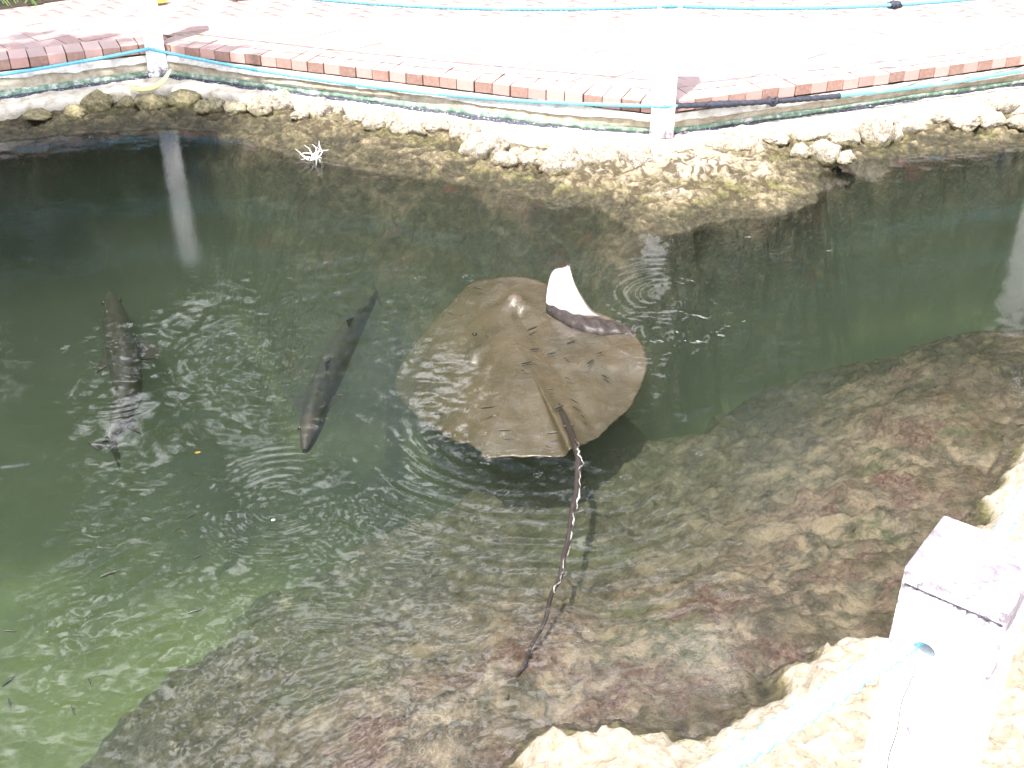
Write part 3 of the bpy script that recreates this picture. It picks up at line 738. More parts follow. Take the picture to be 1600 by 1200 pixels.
lp, _ = make_post('rope_post', P(249, 116, 0.10), math.radians(15), 0.112, 0.112, HPT, 'white timber post with peeling foot at the inner corner of the far wall', 1)
cp, _ = make_post('rope_post', P(1032, 210, 0.10), math.radians(-3), 0.122, 0.122, HPT, 'white timber post at the jutting wall corner, beside the black rope sleeve', 2)
rp, _ = make_post('rope_post', Vector((2.93, 5.93, 0.06)), math.radians(25), 0.14, 0.14, HPT+0.04, 'white timber post off the pool end, seen only as a reflection', 3)
# near post: top face corners surveyed
pa, pb, pc = P(1415, 885, 1.13), P(1580, 955, 1.13), P(1463, 797, 1.13)
ex = (pb-pa).normalized(); wN = (pb-pa).length; dN = 0.146
rzN = math.atan2(ex.y, ex.x); ctr = (pa+pb)/2+Vector((-ex.y, ex.x, 0))*dN/2
np_, nshaft = make_post('rope_post', Vector((ctr.x, ctr.y, 0.10)), rzN, wN, dN, HPT, 'large weathered white post with a rope hole standing on the near bank', 4)
# rope hole through the near post
hol = P(1477, 968, 1.0); bpy.context.view_layer.update()
hl = np_.matrix_world.inverted() @ hol
bm = bmesh.new(); bmesh.ops.create_cone(bm, cap_ends=True, segments=24, radius1=0.0165, radius2=0.0165, depth=0.5, matrix=Matrix.Translation((hl.x, 0, hl.z)) @ Matrix.Rotation(math.pi/2, 4, 'X'))
cut = bm_obj('hole_cutter', bm, MAT['rubber'], np_)
md = nshaft.modifiers.new('hole', 'BOOLEAN'); md.object = cut; md.operation = 'DIFFERENCE'; md.solver = 'EXACT'
bpy.context.view_layer.update()
dg = bpy.context.evaluated_depsgraph_get(); nm = bpy.data.meshes.new_from_object(nshaft.evaluated_get(dg)); nshaft.modifiers.clear(); nshaft.data = nm
bpy.data.objects.remove(cut)
nm.materials.clear(); nm.materials.append(MAT['post'])
# dark ragged saw line under the top and the long drying crack
bm = bmesh.new()
zt = HPT-0.026; prev = None
for i in range(61):
    x = -wN/2+0.004+(wN-0.008)*i/60; h1 = 0.0022+0.004*abs(vnoise(np.array([i*0.45]), np.array([3.3]), 5)[0])+0.005*max(0, vnoise(np.array([i*1.7]), np.array([8.3]), 6)[0])*rng.random()
    a = bm.verts.new((x, -dN/2-0.0012, zt)); b = bm.verts.new((x, -dN/2-0.0012, zt-h1))
    if prev: bm.faces.new((prev[0], prev[1], b, a))
    prev = (a, b)
bmesh.ops.solidify(bm, geom=bm.faces[:], thickness=0.002)
bm_obj('saw_mark', bm, MAT['sawn'], np_)
bm = bmesh.new(); prev = None
for i in range(41):
    f = i/40; z = hl.z-0.018-f*0.75; x = hl.x-0.006-0.004*math.sin(f*9)+0.002*math.sin(f*40); w = 0.0011*(1-0.5*abs(2*f-1))
    a = bm.verts.new((x-w, -dN/2-0.0010, z)); b = bm.verts.new((x+w, -dN/2-0.0010, z))
    if prev: bm.faces.new((prev[0], prev[1], b, a))
    prev = (a, b)
bmesh.ops.solidify(bm, geom=bm.faces[:], thickness=0.002)
bm_obj('drying_crack', bm, MAT['bark'], np_)
nl, _ = make_post('rope_post', Vector((-1.75, -0.35, 0.10)), 0.3, 0.14, 0.14, HPT, 'white timber post on the near bank beside the viewer', 5)

def sag_line(a, b, sag, n):
    a, b = Vector(a), Vector(b); return [a.lerp(b, i/(n-1))+Vector((0, 0, -sag*4*(i/(n-1))*(1-i/(n-1)))) for i in range(n)]
def rope_mat_pale():
    m = M('pale_blue_rope'); n = m.noise(70, 4, 0.6); f = m.noise(420, 2, 0.7)  # paler blue for the two ropes on the near post
    c = m.ramp(n, [(0.35, (0.17, 0.47, 0.60)), (0.5, (0.25, 0.53, 0.63)), (0.65, (0.36, 0.60, 0.67))])
    c = m.mix(m.mapr(f, 0.5, 0.7, 0, 0.6), c, (0.62, 0.74, 0.76))
    return m.done(c, 0.6, m.bump(f, 0.4, 0.002), 0.3)
MAT['rope_pale'] = rope_mat_pale()
def rope(a, b, sag, label, r=0.0092, group='blue ropes strung between the posts', fine=True, m='rope'):
    L = (Vector(b)-Vector(a)).length; n = int(L/(0.008 if fine else 0.02))
    V, Fq = tube(sag_line(a, b, sag, n), r, 12 if fine else 6, 2*math.pi/0.085, 3, 0.16 if fine else 0)
    return tag(link('rope', mesh_np('rope', V, Fq), MAT[m]), label, 'rope', group)
def at(post, z, off=(0, 0)): return Vector((post.location.x+off[0], post.location.y+off[1], z))
lo, mi, hi = 0.275, 0.70, 1.06
far_left = Vector((-4.9, 5.6, 0.1))
make_post('rope_post', far_left, 0.3, 0.12, 0.12, HPT, 'white timber post beyond the shaded end of the far wall', 6)
endR = Vector((4.15, 7.15, 0.1))
make_post('rope_post', endR, 0.3, 0.12, 0.12, HPT, 'white timber post beyond the sunny end of the far wall', 8)
for z, s, nm_ in ((lo, 0.07, 'lower'), (mi, 0.09, 'middle'), (hi-0.02, 0.1, 'upper')):
    rope(Vector((far_left.x, far_left.y, z+0.02)), at(lp, z, (-0.01, -0.075)), s, nm_+' blue rope running from the peeling corner post towards the grassy end')
for z, s, nm_ in ((lo, 0.075, 'lower'), (mi, 0.08, 'middle'), (hi-0.02, 0.1, 'upper')):
    rope(at(lp, z, (0.0, -0.085)), at(cp, z+(0.08 if z > 0.5 else 0.0), (0, -0.07)), s, nm_+' blue rope between the peeling corner post and the jutting corner post')
    o = rope(at(cp, z+(0.08 if z > 0.5 else 0.0), (0, -0.07)), Vector((endR.x, endR.y-0.08, z+0.05)), s*1.3, nm_+(' blue rope leaving the jutting corner post inside a black sleeve' if nm_ == 'lower' else ' blue rope from the jutting corner post to the sunny end'))
    pts = sag_line(at(cp, z+(0.08 if z > 0.5 else 0.0), (0, -0.07)), Vector((endR.x, endR.y-0.08, z+0.05)), s*1.3, 400)
    if nm_ == 'lower':
        seg = pts[8:120]
        V, Fq = tube(seg, [0.0150+0.0016*math.sin(i*1.15)+(0.004 if 20 < i < 40 else 0) for i in range(len(seg))], 10)
        link('black_sleeve', mesh_np('black_sleeve', V, Fq), MAT['rubber'], o)
        k = pts[72]
        tt = []
        for i in range(60):
            a = 4*math.pi*i/59; tt.append(k+Vector((0.020*math.cos(a*0.5)*1.1, 0.016*math.sin(a)-0.004, 0.020*math.cos(a))))
        V, Fq = tube(tt, 0.0085, 8); link('knot', mesh_np('knot', V, Fq), MAT['rubber'], o)
    if nm_ == 'middle':
        k = pts[148]; V, Fq = tube([k+Vector((0.04*(i/20-0.5)*2, 0, 0.004*math.sin(i))) for i in range(21)], [0.010+0.012*math.sin(math.pi*i/20) for i in range(21)], 10)
        link('tape_wrap', mesh_np('tape_wrap', V, Fq), MAT['rubber'], o)
for z, s, nm_ in ((lo, 0.05, 'lower'), (mi, 0.07, 'middle'), (hi-0.04, 0.06, 'upper')):
    rope(at(rp, z), Vector((endR.x, endR.y, z)), s, nm_+' blue rope beyond the pool end, mirrored in the water', fine=False)
bk = np_.matrix_world @ Vector((hl.x, 0, hl.z))
rope(bk, Vector((3.75, 5.6, 0.80)), 0.16, 'pale blue rope leaving the back of the large near post along the bright bank', 0.0125, m='rope_pale')
rope(np_.matrix_world @ Vector((hl.x, 0.02, hl.z)), at(nl, 0.93), 0.045, 'thick pale blue rope coming out of the hole in the near post', 0.0158, m='rope_pale')

# ------------------------------------------------------------------ stingray
ZC = -0.052
outl = [(737,441,-0.03),(775,435,-0.02),(815,433,-0.012),(852,440,-0.004),(868,462,0.0),(900,482,0.010),(945,494,0.012),(985,514,0.002),(1003,540,-0.006),(1011,566,-0.010),(1003,600,-0.025),(985,634,-0.03),(962,655,-0.03),(936,679,-0.03),(914,692,-0.03),
        (892,700,-0.02),(880,712,-0.035),(845,714,-0.04),(800,713,-0.045),(757,711,-0.05),(752,703,-0.05),(738,697,-0.06),(700,682,-0.09),(660,657,-0.18),(630,627,-0.24),(617,598,-0.26),(625,572,-0.24),(648,540,-0.19),(678,502,-0.13),(708,467,-0.08)]
bc = P(822, 572, ZC)
ray = empty('stingray', bc, 'large brown stingray gliding at the surface with its pale wing tip curled up', 'stingray')
NA, NR = 240, 44
outl = [(a, b, c*1.5-0.012 if c < -0.022 else c) for a, b, c in outl]
ol = catmull([P(*q) for q in outl], NA, True); zs = np.array([p.z for p in ol])
oxy = np.array([p[:] for p in ol])
k = np.arange(NA); rear = ((k > NA*0.33) & (k < NA*0.72))
ser = 1+np.where(rear, 0.010, 0.004)*fbm(k*1.3, k*0.0, 3, 121)
eyeL, eyeR = P(737, 517, 0), P(803, 466, 0); tb = P(885, 655, 0); sn = P(765, 480, 0)
V = []; rr = np.linspace(0, 1, NR)**0.8
for t in rr:
    s_ = t*(1+(ser-1)*t**6)
    x = bc.x+(oxy[:, 0]-bc.x)*s_; y = bc.y+(oxy[:, 1]-bc.y)*s_
    z = ZC*(1-t**1.7)+zs*t**1.7
    z = z+0.020*(1-t**2)**1.3
    for e, h, w in ((eyeL, 0.028, 0.05), (eyeR, 0.040, 0.045)): z = z+h*np.exp(-((x-e.x)**2+(y-e.y)**2)/w**2)
    for e, h, w in ((eyeL+(tb-sn)*0.09, -0.018, 0.026), (eyeR+(tb-sn)*0.09, -0.018, 0.026)): z = z+h*np.exp(-((x-e.x)**2+(y-e.y)**2)/w**2)
    dx, dy = tb.x-sn.x, tb.y-sn.y; L2 = dx*dx+dy*dy
    q = np.clip(((x-sn.x)*dx+(y-sn.y)*dy)/L2, 0, 1); dd = np.hypot(x-sn.x-q*dx, y-sn.y-q*dy)
    z = z+0.006*np.exp(-(dd/0.045)**2)-0.007*np.exp(-((dd-0.11)/0.03)**2)
    z = z+0.006*fbm(x*9, y*9, 3, 131)*(0.4+t)+0.010*np.sin(np.arctan2(y-bc.y, x-bc.x)*9+2*np.sin(np.arctan2(y-bc.y, x-bc.x)*3))*t**4*0.35
    # the pelvic fins overlap at the tail base: a shallow fold on each side
    V.append(np.stack([x, y, z], -1))
topV = np.stack(V)
botV = topV.copy(); th = 0.006+0.07*(1-rr**1.6)
botV[:, :, 2] -= th[:, None]
VV = np.vstack([topV.reshape(-1, 3), botV.reshape(-1, 3)])
Ft = grid_faces(NR, NA, True); Fb = Ft[:, ::-1]+NR*NA
e0 = (NR-1)*NA; jj = np.arange(NA); Fe = np.stack([e0+jj, e0+(jj+1) % NA, NR*NA+e0+(jj+1) % NA, NR*NA+e0+jj], -1)
to_local(link('body', mesh_np('body', VV, np.vstack([Ft[:, ::-1], Fb[:, ::-1], Fe[:, ::-1]])), MAT['ray']), ray)
for e in (eyeL, eyeR):
    bm = bmesh.new(); bmesh.ops.create_uvsphere(bm, u_segments=16, v_segments=10, radius=0.008)
    o = bm_obj('eye', bm, MAT['eye'], ray, True); o.location = Vector((e.x+0.012, e.y-0.012, ZC+0.044))-bc; o.scale = (1.3, 1, 0.7)
# curled wing tip: white underside towards the viewer, brown back
Ledge = catmull([P(853, 473, 0.004), P(853, 455, 0.05), P(857, 437, 0.10), P(868, 424, 0.14), P(886, 415.5, 0.165)], 24)
Redge = catmull([P(938, 494, 0.014), P(925, 487, 0.03), P(910, 468, 0.075), P(897, 442, 0.125), P(889, 416.5, 0.163)], 24)
NB = 22; VA = []
for i in range(24):
    for j in range(NB):
        f = j/(NB-1); p = Ledge[i].lerp(Redge[i], f); b = math.sin(math.pi*f)*(1-i/23)**0.7
        p = p+Vector((-0.004, -0.030, -0.014))*b
        p = p+Vector((0.010, 0.055, -0.006))*max(0, 1-f/0.28)**2*math.sin(math.pi*min(1, i/20))   # the free edge rolls back
        p.z += 0.0035*math.sin(f*9+i*0.5)*(i/23)
        VA.append(p)
VA = np.array([p[:] for p in VA]); VBk = VA+np.array([0.002, 0.009, 0.002])
Fq = grid_faces(24, NB)
wt_ = to_local(link('wing_tip', mesh_np('wing_tip', VA, Fq), MAT['ray_white']), ray); wt_['label'] = 'white underside of the curled wing tip'
bidx = np.concatenate([np.arange(NB), np.arange(1, 24)*NB+NB-1, 23*NB+np.arange(NB-2, -1, -1), np.arange(22, 0, -1)*NB]); nb_ = len(bidx); ii = np.arange(nb_); j2 = (ii+1) % nb_
me = mesh_np('wing_tip_back', np.vstack([VA+np.array([0, 0.0004, 0]), VBk]), np.vstack([Fq[:, ::-1]+24*NB, np.stack([bidx[ii], bidx[j2], 24*NB+bidx[j2], 24*NB+bidx[ii]], -1)]))
to_local(link('wing_tip_back', me, MAT['ray']), ray)
up_ = catmull([P(853, 474, 0.014), P(875, 482, 0.020), P(902, 490, 0.022), P(936, 494.5, 0.020), P(966, 503, 0.012), P(992, 517, -0.006)], 60)  # folded margin, given dark skin to imitate its shaded side
lo_ = catmull([P(853, 480, 0.008), P(872, 496, 0.006), P(900, 512, 0.004), P(935, 520, 0.004), P(970, 524, -0.004), P(994, 530, -0.012)], 60)
VM = [[(lo_[i].lerp(up_[i], f)+Vector((0, 0, 0.010*math.sin(math.pi*f)+0.003*math.sin(i*0.7+f*3))))[:] for i in range(60)] for f in np.linspace(0, 1, 9)]
VM = np.array(VM); VM[0, :, 2] -= 0.03; VM[-1, :, 2] -= 0.012
o = to_local(link('folded_margin', mesh_np('folded_margin', VM, grid_faces(9, 60)), MAT['ray_dark']), ray); o['label'] = 'folded margin below the raised wing tip, darkened as if shaded'
# tail with its dark skin and a pale strip imitating the water-line highlight
tp = [P(868, 622, -0.055), P(878, 645, -0.036), P(890, 672, -0.018), P(900, 700, -0.006), P(904, 730, -0.002), P(901, 765, -0.002), P(894, 805, -0.003), P(886, 850, -0.004), P(876, 895, -0.005), P(863, 930, -0.008), P(846, 980, -0.010), P(824, 1025, -0.010), P(806, 1060, -0.008), P(790, 1092, -0.006)]
tpp = catmull(tp, 150)
rad = [(0.0118*(1-i/149)**0.95+0.0027)*min(1, 0.35+i/24) for i in range(150)]
for i in range(150): tpp[i] = tpp[i]+Vector((0.004*math.sin(i*0.35)*(i/150), 0, 0))
V, Fq = tube(tpp, rad, 12, flat=(0.75, 1.0)); to_local(link('tail', mesh_np('tail', V, Fq), MAT['ray_dark']), ray)
tail_glint = []; fr = []
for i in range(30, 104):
    f = (i-30)/74; p = tpp[i]+Vector((rad[i]*0.62+0.010*vnoise(np.array([i*0.33]), np.array([1.5]), 9)[0]+0.007*vnoise(np.array([i*0.9]), np.array([7.5]), 9)[0], 0, rad[i]*0.5+0.004)); tail_glint.append(p); fr.append((0.35+0.9*max(0, vnoise(np.array([i*0.21]), np.array([4.4]), 3)[0]+0.35))*(0.0010+0.0015*abs(math.sin(i*0.6+math.sin(i*.23)*2))+0.0018*math.exp(-((f-0.45)/0.25)**2)))
V, Fq = tube(tail_glint, fr, 6); o = to_local(link('glint_strip', mesh_np('glint_strip', V, Fq), MAT['tail_glint']), ray); o['label'] = 'ragged pale strip painted as a water highlight along the dark tail'

# ------------------------------------------------------------------ fish
def make_fish(pts, widths, heights, label, z_extra=0.0, headmat=None):
    """pts from snout to tail root, (u, v, z); body lofted with a back and darker flanks, fins as children"""
    c0 = P(*pts[len(pts)//2]); t = empty('fish', c0, label, 'fish', 'large dark fish cruising in the pool')
    pp = catmull([P(*q) for q in pts], 70); n = 18; V = []
    W = np.interp(np.linspace(0, 1, 70), np.linspace(0, 1, len(widths)), widths); Hh = np.interp(np.linspace(0, 1, 70), np.linspace(0, 1, len(heights)), heights)
    ker = np.array([1, 2, 3, 2, 1])/9
    W = np.convolve(np.pad(W, 2, 'edge'), ker, 'valid'); Hh = np.convolve(np.pad(Hh, 2, 'edge'), ker, 'valid')
    for i, p in enumerate(pp):
        tn = (pp[min(i+1, 69)]-pp[max(i-1, 0)]); tn.z = 0; tn.normalize(); sd = Vector((-tn.y, tn.x, 0))
        for k_ in range(n):
            a = 2*math.pi*k_/n; V.append(p+sd*math.cos(a)*W[i]+Vector((0, 0, 1))*math.sin(a)*Hh[i]+sd*0.30*W[i]*min(0, math.sin(a)))
    Fq = grid_faces(70, n, True)
    # caps
    caps = [[k_-1, k_, n-1-k_, (n-k_) % n] for k_ in range(1, n//2)]; caps2 = [[q+69*n for q in c[::-1]] for c in caps]
    me = mesh_np('body', np.array([v[:] for v in V]), np.vstack([Fq, caps, caps2]))
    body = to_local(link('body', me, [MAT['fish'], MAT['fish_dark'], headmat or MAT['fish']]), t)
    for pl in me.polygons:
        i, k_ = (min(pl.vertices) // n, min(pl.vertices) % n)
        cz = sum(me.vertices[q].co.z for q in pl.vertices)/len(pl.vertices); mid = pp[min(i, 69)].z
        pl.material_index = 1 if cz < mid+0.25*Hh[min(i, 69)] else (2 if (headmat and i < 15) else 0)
    def fin(name, tri, th=0.003, m='fin'):
        # tri: outline of 3-D points; thin closed slab with a ribbed edge
        bm = bmesh.new(); f = bm.faces.new([bm.verts.new(q) for q in tri]); bmesh.ops.subdivide_edges(bm, edges=bm.edges[:], cuts=1)
        bmesh.ops.triangulate(bm, faces=bm.faces[:]); bmesh.ops.solidify(bm, geom=bm.faces[:], thickness=th)
        return to_local(bm_obj(name, bm, MAT[m], t), t)
    def side(i, sgn, fwd, out, dz):
        tn = (pp[min(i+1, 69)]-pp[max(i-1, 0)]).normalized(); sd = Vector((-tn.y, tn.x, 0))*sgn
        return pp[i]+sd*W[i]*0.85+tn*fwd+sd*out+Vector((0, 0, dz))
    return t, pp, W, Hh, fin, side
# middle fish, head towards the viewer
t, pp, W, Hh, fin, side = make_fish([(476,706,-0.10),(480,685,-0.11),(487,655,-0.12),(500,612,-0.14),(519,570,-0.16),(539,532,-0.17),(560,497,-0.18),(578,474,-0.18),(587,458,-0.18)],
    [0.006,0.026,0.040,0.047,0.049,0.042,0.031,0.016,0.008], [0.010,0.035,0.055,0.066,0.070,0.062,0.05,0.03,0.016], 'slender grey fish with a pale head swimming between the ray and the other fish', headmat=MAT['fish_head'])
fin('tail_fin', [P(586,462,-0.18), P(582,440,-0.16), P(589,455,-0.18), P(597,481,-0.21)], 0.004)
fin('dorsal_fin', [P(553,494,-0.13), P(545,512,-0.12), P(541,500,-0.07)], 0.004)
fin('dorsal_fin', [P(517,560,-0.10), P(509,582,-0.09), P(507,566,-0.05)], 0.004)
fin('pectoral_fin', [side(20, 1, 0, 0, -0.01), side(25, 1, 0, 0, -0.01), side(27, 1, 0.0, 0.085, -0.03), side(22, 1, 0, 0.03, -0.02)], 0.003)
fin('pectoral_fin', [side(20, -1, 0, 0, -0.01), side(25, -1, 0, 0, -0.01), side(27, -1, 0.0, 0.05, -0.03)], 0.003)
for sgn in (1, -1):
    bm = bmesh.new(); bmesh.ops.create_uvsphere(bm, u_segments=12, v_segments=8, radius=0.009); o = bm_obj('eye', bm, MAT['eye'], t, True); o.location = side(12, sgn, 0, 0.002, 0.018)-t.location
# left fish, head away, thick tail towards the viewer
t, pp, W, Hh, fin, side = make_fish([(172,458,-0.14),(176,478,-0.12),(183,510,-0.10),(191,545,-0.09),(198,580,-0.085),(199,612,-0.085),(192,645,-0.09),(180,672,-0.10),(169,690,-0.11)],
    [0.008,0.036,0.055,0.060,0.058,0.052,0.040,0.024,0.013], [0.01,0.045,0.07,0.085,0.085,0.075,0.06,0.038,0.022], 'big dark fish with a forked tail under the sky glints at the shaded side')
fin('tail_fin', [P(175,682,-0.10), P(160,690,-0.11), P(138,692,-0.10), P(154,704,-0.12), P(168,698,-0.14), P(178,712,-0.19), P(187,733,-0.27), P(188,710,-0.20), P(182,688,-0.13)], 0.005)
fin('pectoral_fin', [side(22, 1, 0, 0, -0.01), side(30, 1, 0, 0, -0.01), side(29, 1, 0, 0.07, -0.03), side(24, 1, 0, 0.085, -0.03)], 0.004)
fin('pectoral_fin', [side(22, -1, 0, 0, -0.01), side(30, -1, 0, 0, -0.01), side(29, -1, 0, 0.06, -0.05)], 0.004)
fin('dorsal_fin', [P(193,560,-0.04), P(196,592,-0.04), P(197,585,-0.012)], 0.005)
fin('anal_fin', [side(50, 1, 0, -0.01, -0.02), side(56, 1, 0, -0.01, -0.02), side(56, 1, 0, 0.045, -0.05)], 0.004)
for sgn in (1, -1):
    bm = bmesh.new(); bmesh.ops.create_uvsphere(bm, u_segments=12, v_segments=8, radius=0.010); o = bm_obj('eye', bm, MAT['eye'], t, True); o.location = side(8, sgn, 0, 0.003, 0.015)-t.location
# minnows: one mesh shape, copied
n = 8; V = []
for i in range(12):
    f = i/11; r = 0.0044*math.sin(math.pi*min(1, f*0.86+0.10))**0.8+0.0004
    x = (f-0.5)*0.05
    for k_ in range(n): V.append((x, math.cos(2*math.pi*k_/n)*r+0.0012*math.sin(f*5), math.sin(2*math.pi*k_/n)*r*1.2))
V = V+[(0.024, 0.0, 0.0), (0.034, 0.0065, 0.001), (0.029, 0.0, 0.001), (0.034, -0.0065, 0.001)]
Fq = grid_faces(12, n, True).tolist()+[[96, 97, 98, 99]]
fry_me = mesh_np('minnow', np.array(V), np.array(Fq)); fry_me.materials.append(MAT['fry'])
def minnow(u, v, ang, z, sc, label, group):
    o = link('minnow', fry_me, None, None); o.location = P(u, v, z); o.rotation_euler = (0, rng.normal(0, 0.08), math.radians(ang)); o.scale = (sc,)*3
    tag(o, label, 'minnow', group)
for (u, v, a, sc) in ((747,450,-32,1.3),(705,490,-25,.8),(835,545,22,1.1),(861,552,25,1.0),(886,561,-40,.7),(892,534,28,.9),(831,513,38,1.1),(922,565,52,.9),(937,551,40,.8),(946,588,-52,1.1),(898,626,-45,.9),(912,651,-60,.7),(823,566,22,1.0),(819,579,-30,.6),(861,608,10,.7),(762,636,15,1.2),(685,646,12,1.1),(789,672,4,1.0),(864,676,2,1.0),(889,665,5,.9),(858,698,-25,.8),(873,636,35,1.2),(762,525,-30,.8),(888,591,-35,.8)):
    minnow(u, v, a, -0.012+rng.normal(0, 0.004), sc*rng.uniform(0.62, 0.95), 'tiny dark minnow swimming over the brown back of the stingray', 'minnows over the stingray')
for (u, v, a, sc) in ((172,896,30,1.4),(298,806,50,.9),(276,827,60,.7),(309,870,40,.8),(14,1064,65,1.1),(15,1100,-62,1.0),(114,1109,-58,.9),(140,1065,-62,.7),(17,986,10,.8),(305,955,20,1.0)):
    minnow(u, v, a, -0.17, sc*0.85, 'tiny dark minnow in the open green water near the viewer', 'minnows in the green water')

# ------------------------------------------------------------------ leaves, pod, coral, petals
def leaf(name, loc, L, w, rz, curl, m, label, cat, tilt=0.0):
    bm = bmesh.new(); prev = None
    for i in range(17):
        f = i/16; hw = w*math.sin(math.pi*f)**0.8*0.5+0.0004; x = (f-0.5)*L; z = curl*(2*f-1)**2; yb = 0.12*L*math.sin(math.pi*f)
        row = [bm.verts.new((x, yb-hw, z+0.2*hw)), bm.verts.new((x, yb, z)), bm.verts.new((x, yb+hw, z+0.2*hw))]
        if prev:
            for q in range(2): bm.faces.new((prev[q], prev[q+1], row[q+1], row[q]))
        prev = row
    bmesh.ops.solidify(bm, geom=bm.faces[:], thickness=0.0016)
    o = bm_obj(name, bm, m, None, True); o.location = loc; o.rotation_euler = (tilt, 0, rz); return tag(o, label, cat)
leaf('fallen_leaf', P(252, 4, PT+0.015), 0.16, 0.075, 0.9, 0.02, MAT['leaf_yellow'], 'yellow fallen leaf on the patio right behind the peeling corner post', 'leaf', 0.3)
leaf('fallen_leaf', P(372, -2, PT+0.012), 0.17, 0.085, 0.1, 0.02, MAT['leaf_orange'], 'orange fallen leaf on the patio bricks at the picture top', 'leaf')
leaf('fallen_leaf', P(309, 708, 0.003), 0.02, 0.010, 0.2, 0.003, MAT['leaf_orange'], 'small orange leaf floating on the water beside the slender fish', 'leaf')
leaf('petal', P(427, 813, 0.004), 0.013, 0.009, 0.5, 0.002, MAT['petal'], 'single pale petal floating inside the ripple rings', 'petal')
# crescent pod at the foot of the left post
pod = catmull([P(200, 136, 0.115), P(216, 140, 0.120), P(236, 138, 0.125), P(254, 127, 0.145), P(267, 108, 0.20)], 40)
V, Fq = tube(pod, [0.004+0.024*math.sin(math.pi*i/39)**0.8 for i in range(40)], 10, flat=(0.45, 1.0))
tag(link('seed_pod', mesh_np('seed_pod', V, Fq), MAT['leaf_pale']), 'pale yellow crescent pod lying at the foot of the peeling corner post', 'pod')
# branching bleached coral at the far water edge
cr = empty('coral_branch', P(493, 246, 0.01), 'bleached white branching coral sticking out at the far water edge', 'coral')
for k_ in range(16):
    a0 = rng.uniform(-0.4, math.pi+0.4); p = Vector((rng.uniform(-0.03, 0.03), rng.uniform(-0.06, 0.07), 0.0)); pts = [p.copy()]; dirn = Vector((math.cos(a0), -0.4*abs(math.sin(a0)), rng.uniform(0.2, 0.9)))
    for i in range(9):
        dirn = (dirn+Vector(rng.normal(0, 0.35, 3))).normalized(); p = p+dirn*0.0105; p.z = max(p.z, -0.004); pts.append(p.copy())
    V, Fq = tube(pts, [0.0048*(1-i/11) for i in range(10)], 6); link('branch', mesh_np('branch', V, Fq), MAT['coral'], cr)
# ------------------------------------------------------------------ strap-leaf plants on the bed at the top-left
V = []; nseg = 12
for i in range(nseg):
    f = i/(nseg-1); hw = 0.016*(1-f)**0.7+0.0008; x = 0.62*f; z = 0.75*f-1.15*f*f*0.72
    V += [(x, -hw, z+0.005), (x, 0, z), (x, hw, z+0.005)]
bl_me = mesh_np('blade', np.array(V), grid_faces(nseg, 3)); bl_me.materials.append(MAT['blade'])
plants = [(5,-14),(55,-20),(105,-24),(160,-30),(-45,-6),(215,-40)]
look = ['first strap-leaved plant of the row, at the dark corner', 'strap-leaved plant next to the corner one', 'middle strap-leaved plant with a long drooping blade', 'strap-leaved plant with mixed yellow tips', 'strap-leaved plant out past the frame edge', 'last strap-leaved plant, nearest the peeling corner post']
for (u, v), lb in zip(plants, look):
    c = P(u, v, PT+0.005)+Vector((-0.03, 0.10, 0))
    pl = empty('strap_plant', c, lb, 'plant', 'strap-leaved plants along the patio bed')
    for k_ in range(46):
        o = link('leaf', bl_me, None, pl); a = rng.uniform(0, 2*math.pi) if k_ > 26 else rng.uniform(-2.4, -0.7)
        s_ = rng.uniform(0.7, 1.15); o.scale = (s_, rng.uniform(0.7, 1.2), s_*rng.uniform(0.5, 1.0)); o.rotation_euler = (rng.normal(0, 0.2), rng.normal(0.06, 0.2), a)
        o.location = (rng.normal(0, 0.04), rng.normal(0, 0.04), 0)

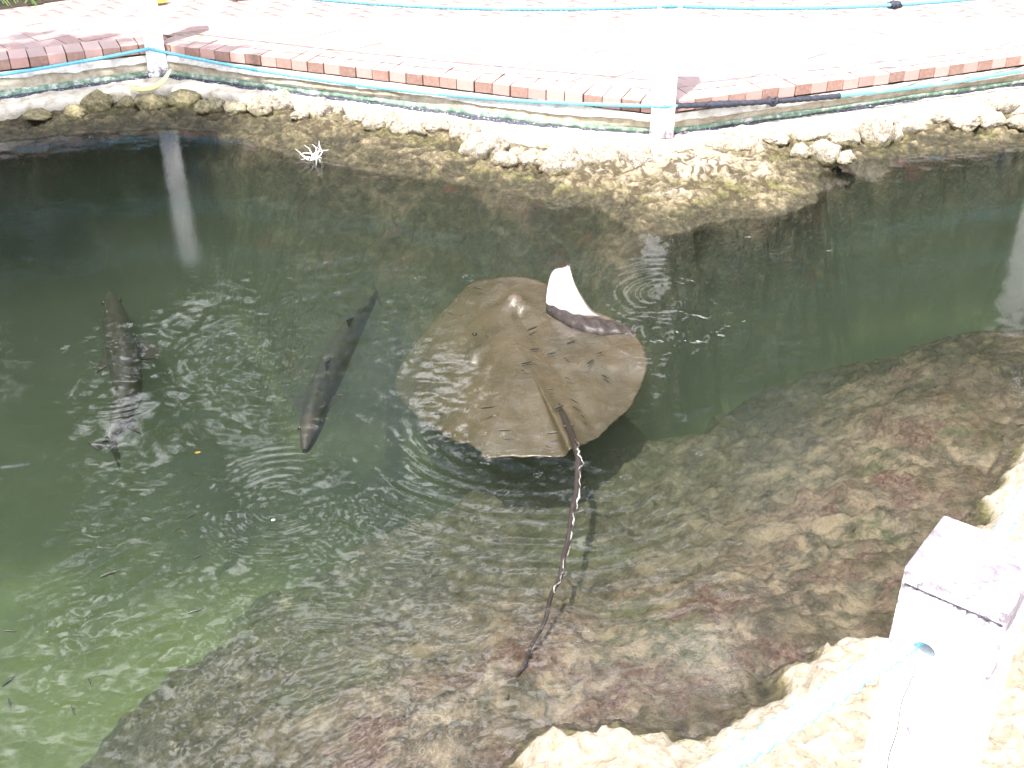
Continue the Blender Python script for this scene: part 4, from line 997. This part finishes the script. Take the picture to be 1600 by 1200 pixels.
# ------------------------------------------------------------------ trees: behind the patio (mirrored in the pool) and one that shades the left end
def tree(x, y, h, r, nleaf, label, seed, low=0.25, leaf_s=0.34, off=(0, 0)):
    g = np.random.default_rng(seed)
    t = empty('tree', (x, y, 0.05), label, 'tree', 'leafy trees round the pool garden')
    pts = [Vector((0.10*math.sin(i*0.7+seed)+off[0]*(i/11)**1.5, 0.08*math.cos(i*0.9+seed)+off[1]*(i/11)**1.5, h*0.8*i/11)) for i in range(12)]
    V, Fq = tube(pts, [0.20*(1-i/14)*h/9 for i in range(12)], 10); V = [V]; Fs = [Fq]; nv = len(V[0])
    for b in range(9):
        z0 = h*g.uniform(low+0.05, 0.72); a = g.uniform(0, 6.28); L = r*g.uniform(0.6, 0.95)
        oz = min(1.0, (z0/(h*0.8)))**1.5
        bp_ = [Vector((off[0]*oz+math.cos(a)*L*q/6, off[1]*oz+math.sin(a)*L*q/6, z0+0.55*L*(q/6)**0.8)) for q in range(7)]
        v2, f2 = tube(bp_, [0.075*(1-q/8)*h/9 for q in range(7)], 7); V.append(v2); Fs.append(f2+nv); nv += len(v2)
    link('trunk', mesh_np('trunk', np.vstack(V), np.vstack(Fs)), MAT['bark'], t)
    nc = 34; cc = []
    while len(cc) < nc:
        q = g.uniform(-1, 1, 3)
        if np.linalg.norm(q) < 1: cc.append(q)
    cc = np.array(cc)*np.array([r, r, h*(1-low)/2])+np.array([off[0], off[1], h*(1+low)/2])
    ci = g.integers(0, nc, nleaf); rad = g.uniform(0.09, 0.22, nc)*r*1.5
    d = g.normal(size=(nleaf, 3)); d /= np.linalg.norm(d, axis=1)[:, None]
    c = cc[ci]+d*(rad[ci]*g.uniform(0.35, 1.0, nleaf)**0.6)[:, None]
    e1 = g.normal(size=(nleaf, 3)); e1[:, 2] *= 0.6; e1 /= np.linalg.norm(e1, axis=1)[:, None]
    e2 = np.cross(e1, g.normal(size=(nleaf, 3))); e2 /= np.linalg.norm(e2, axis=1)[:, None]
    s_ = leaf_s*g.uniform(0.6, 1.3, nleaf)[:, None]
    q = np.stack([c-e1*s_*0.6, c+e2*s_*0.26, c+e1*s_*0.6, c-e2*s_*0.26], 1)
    link('crown', mesh_np('crown', q.reshape(-1, 3), np.arange(nleaf*4).reshape(-1, 4)), MAT['crown'], t, False)
    return t
tl = [(-11, 13.5, 10.5, 3.4), (-7.2, 12.0, 8.6, 2.6), (-3.9, 13.2, 8.2, 1.5), (0.3, 12.4, 8.6, 3.0), (3.8, 13.8, 10.5, 3.3), (7.4, 12.4, 9.2, 3.4), (11.2, 14, 10.5, 3.8), (-8.6, 17.5, 12.5, 3.4), (1.8, 18, 12.5, 3.8), (8.6, 18, 13.5, 4.6), (-5.4, 12.6, 4.9, 2.0), (-2.2, 13.4, 5.4, 2.0)]
words_ = ['at the outer end of the front row', 'above the strap-leaved plants', 'with a tall crown behind the peeling corner post', 'low and broad behind the patio middle', 'tall behind the jutting corner post', 'dense beyond the sunny patio end', 'at the far outer corner of the garden', 'towering in the back row over the plants', 'towering in the back row over the patio middle', 'towering in the back row over the sunny end', 'short and bushy between the taller trunks on the shaded side', 'short and bushy behind the middle of the far wall']
for k_, (x, y, h, r) in enumerate(tl): tree(x, y, h, r, 4200, 'leafy garden tree '+words_[k_], 200+k_, 0.06)
tree(-6.3, 4.2, 7.2, 1.9, 4200, 'leafy tree leaning over the shaded left end of the pool', 260, 0.52, 0.22, (1.75, -0.85))
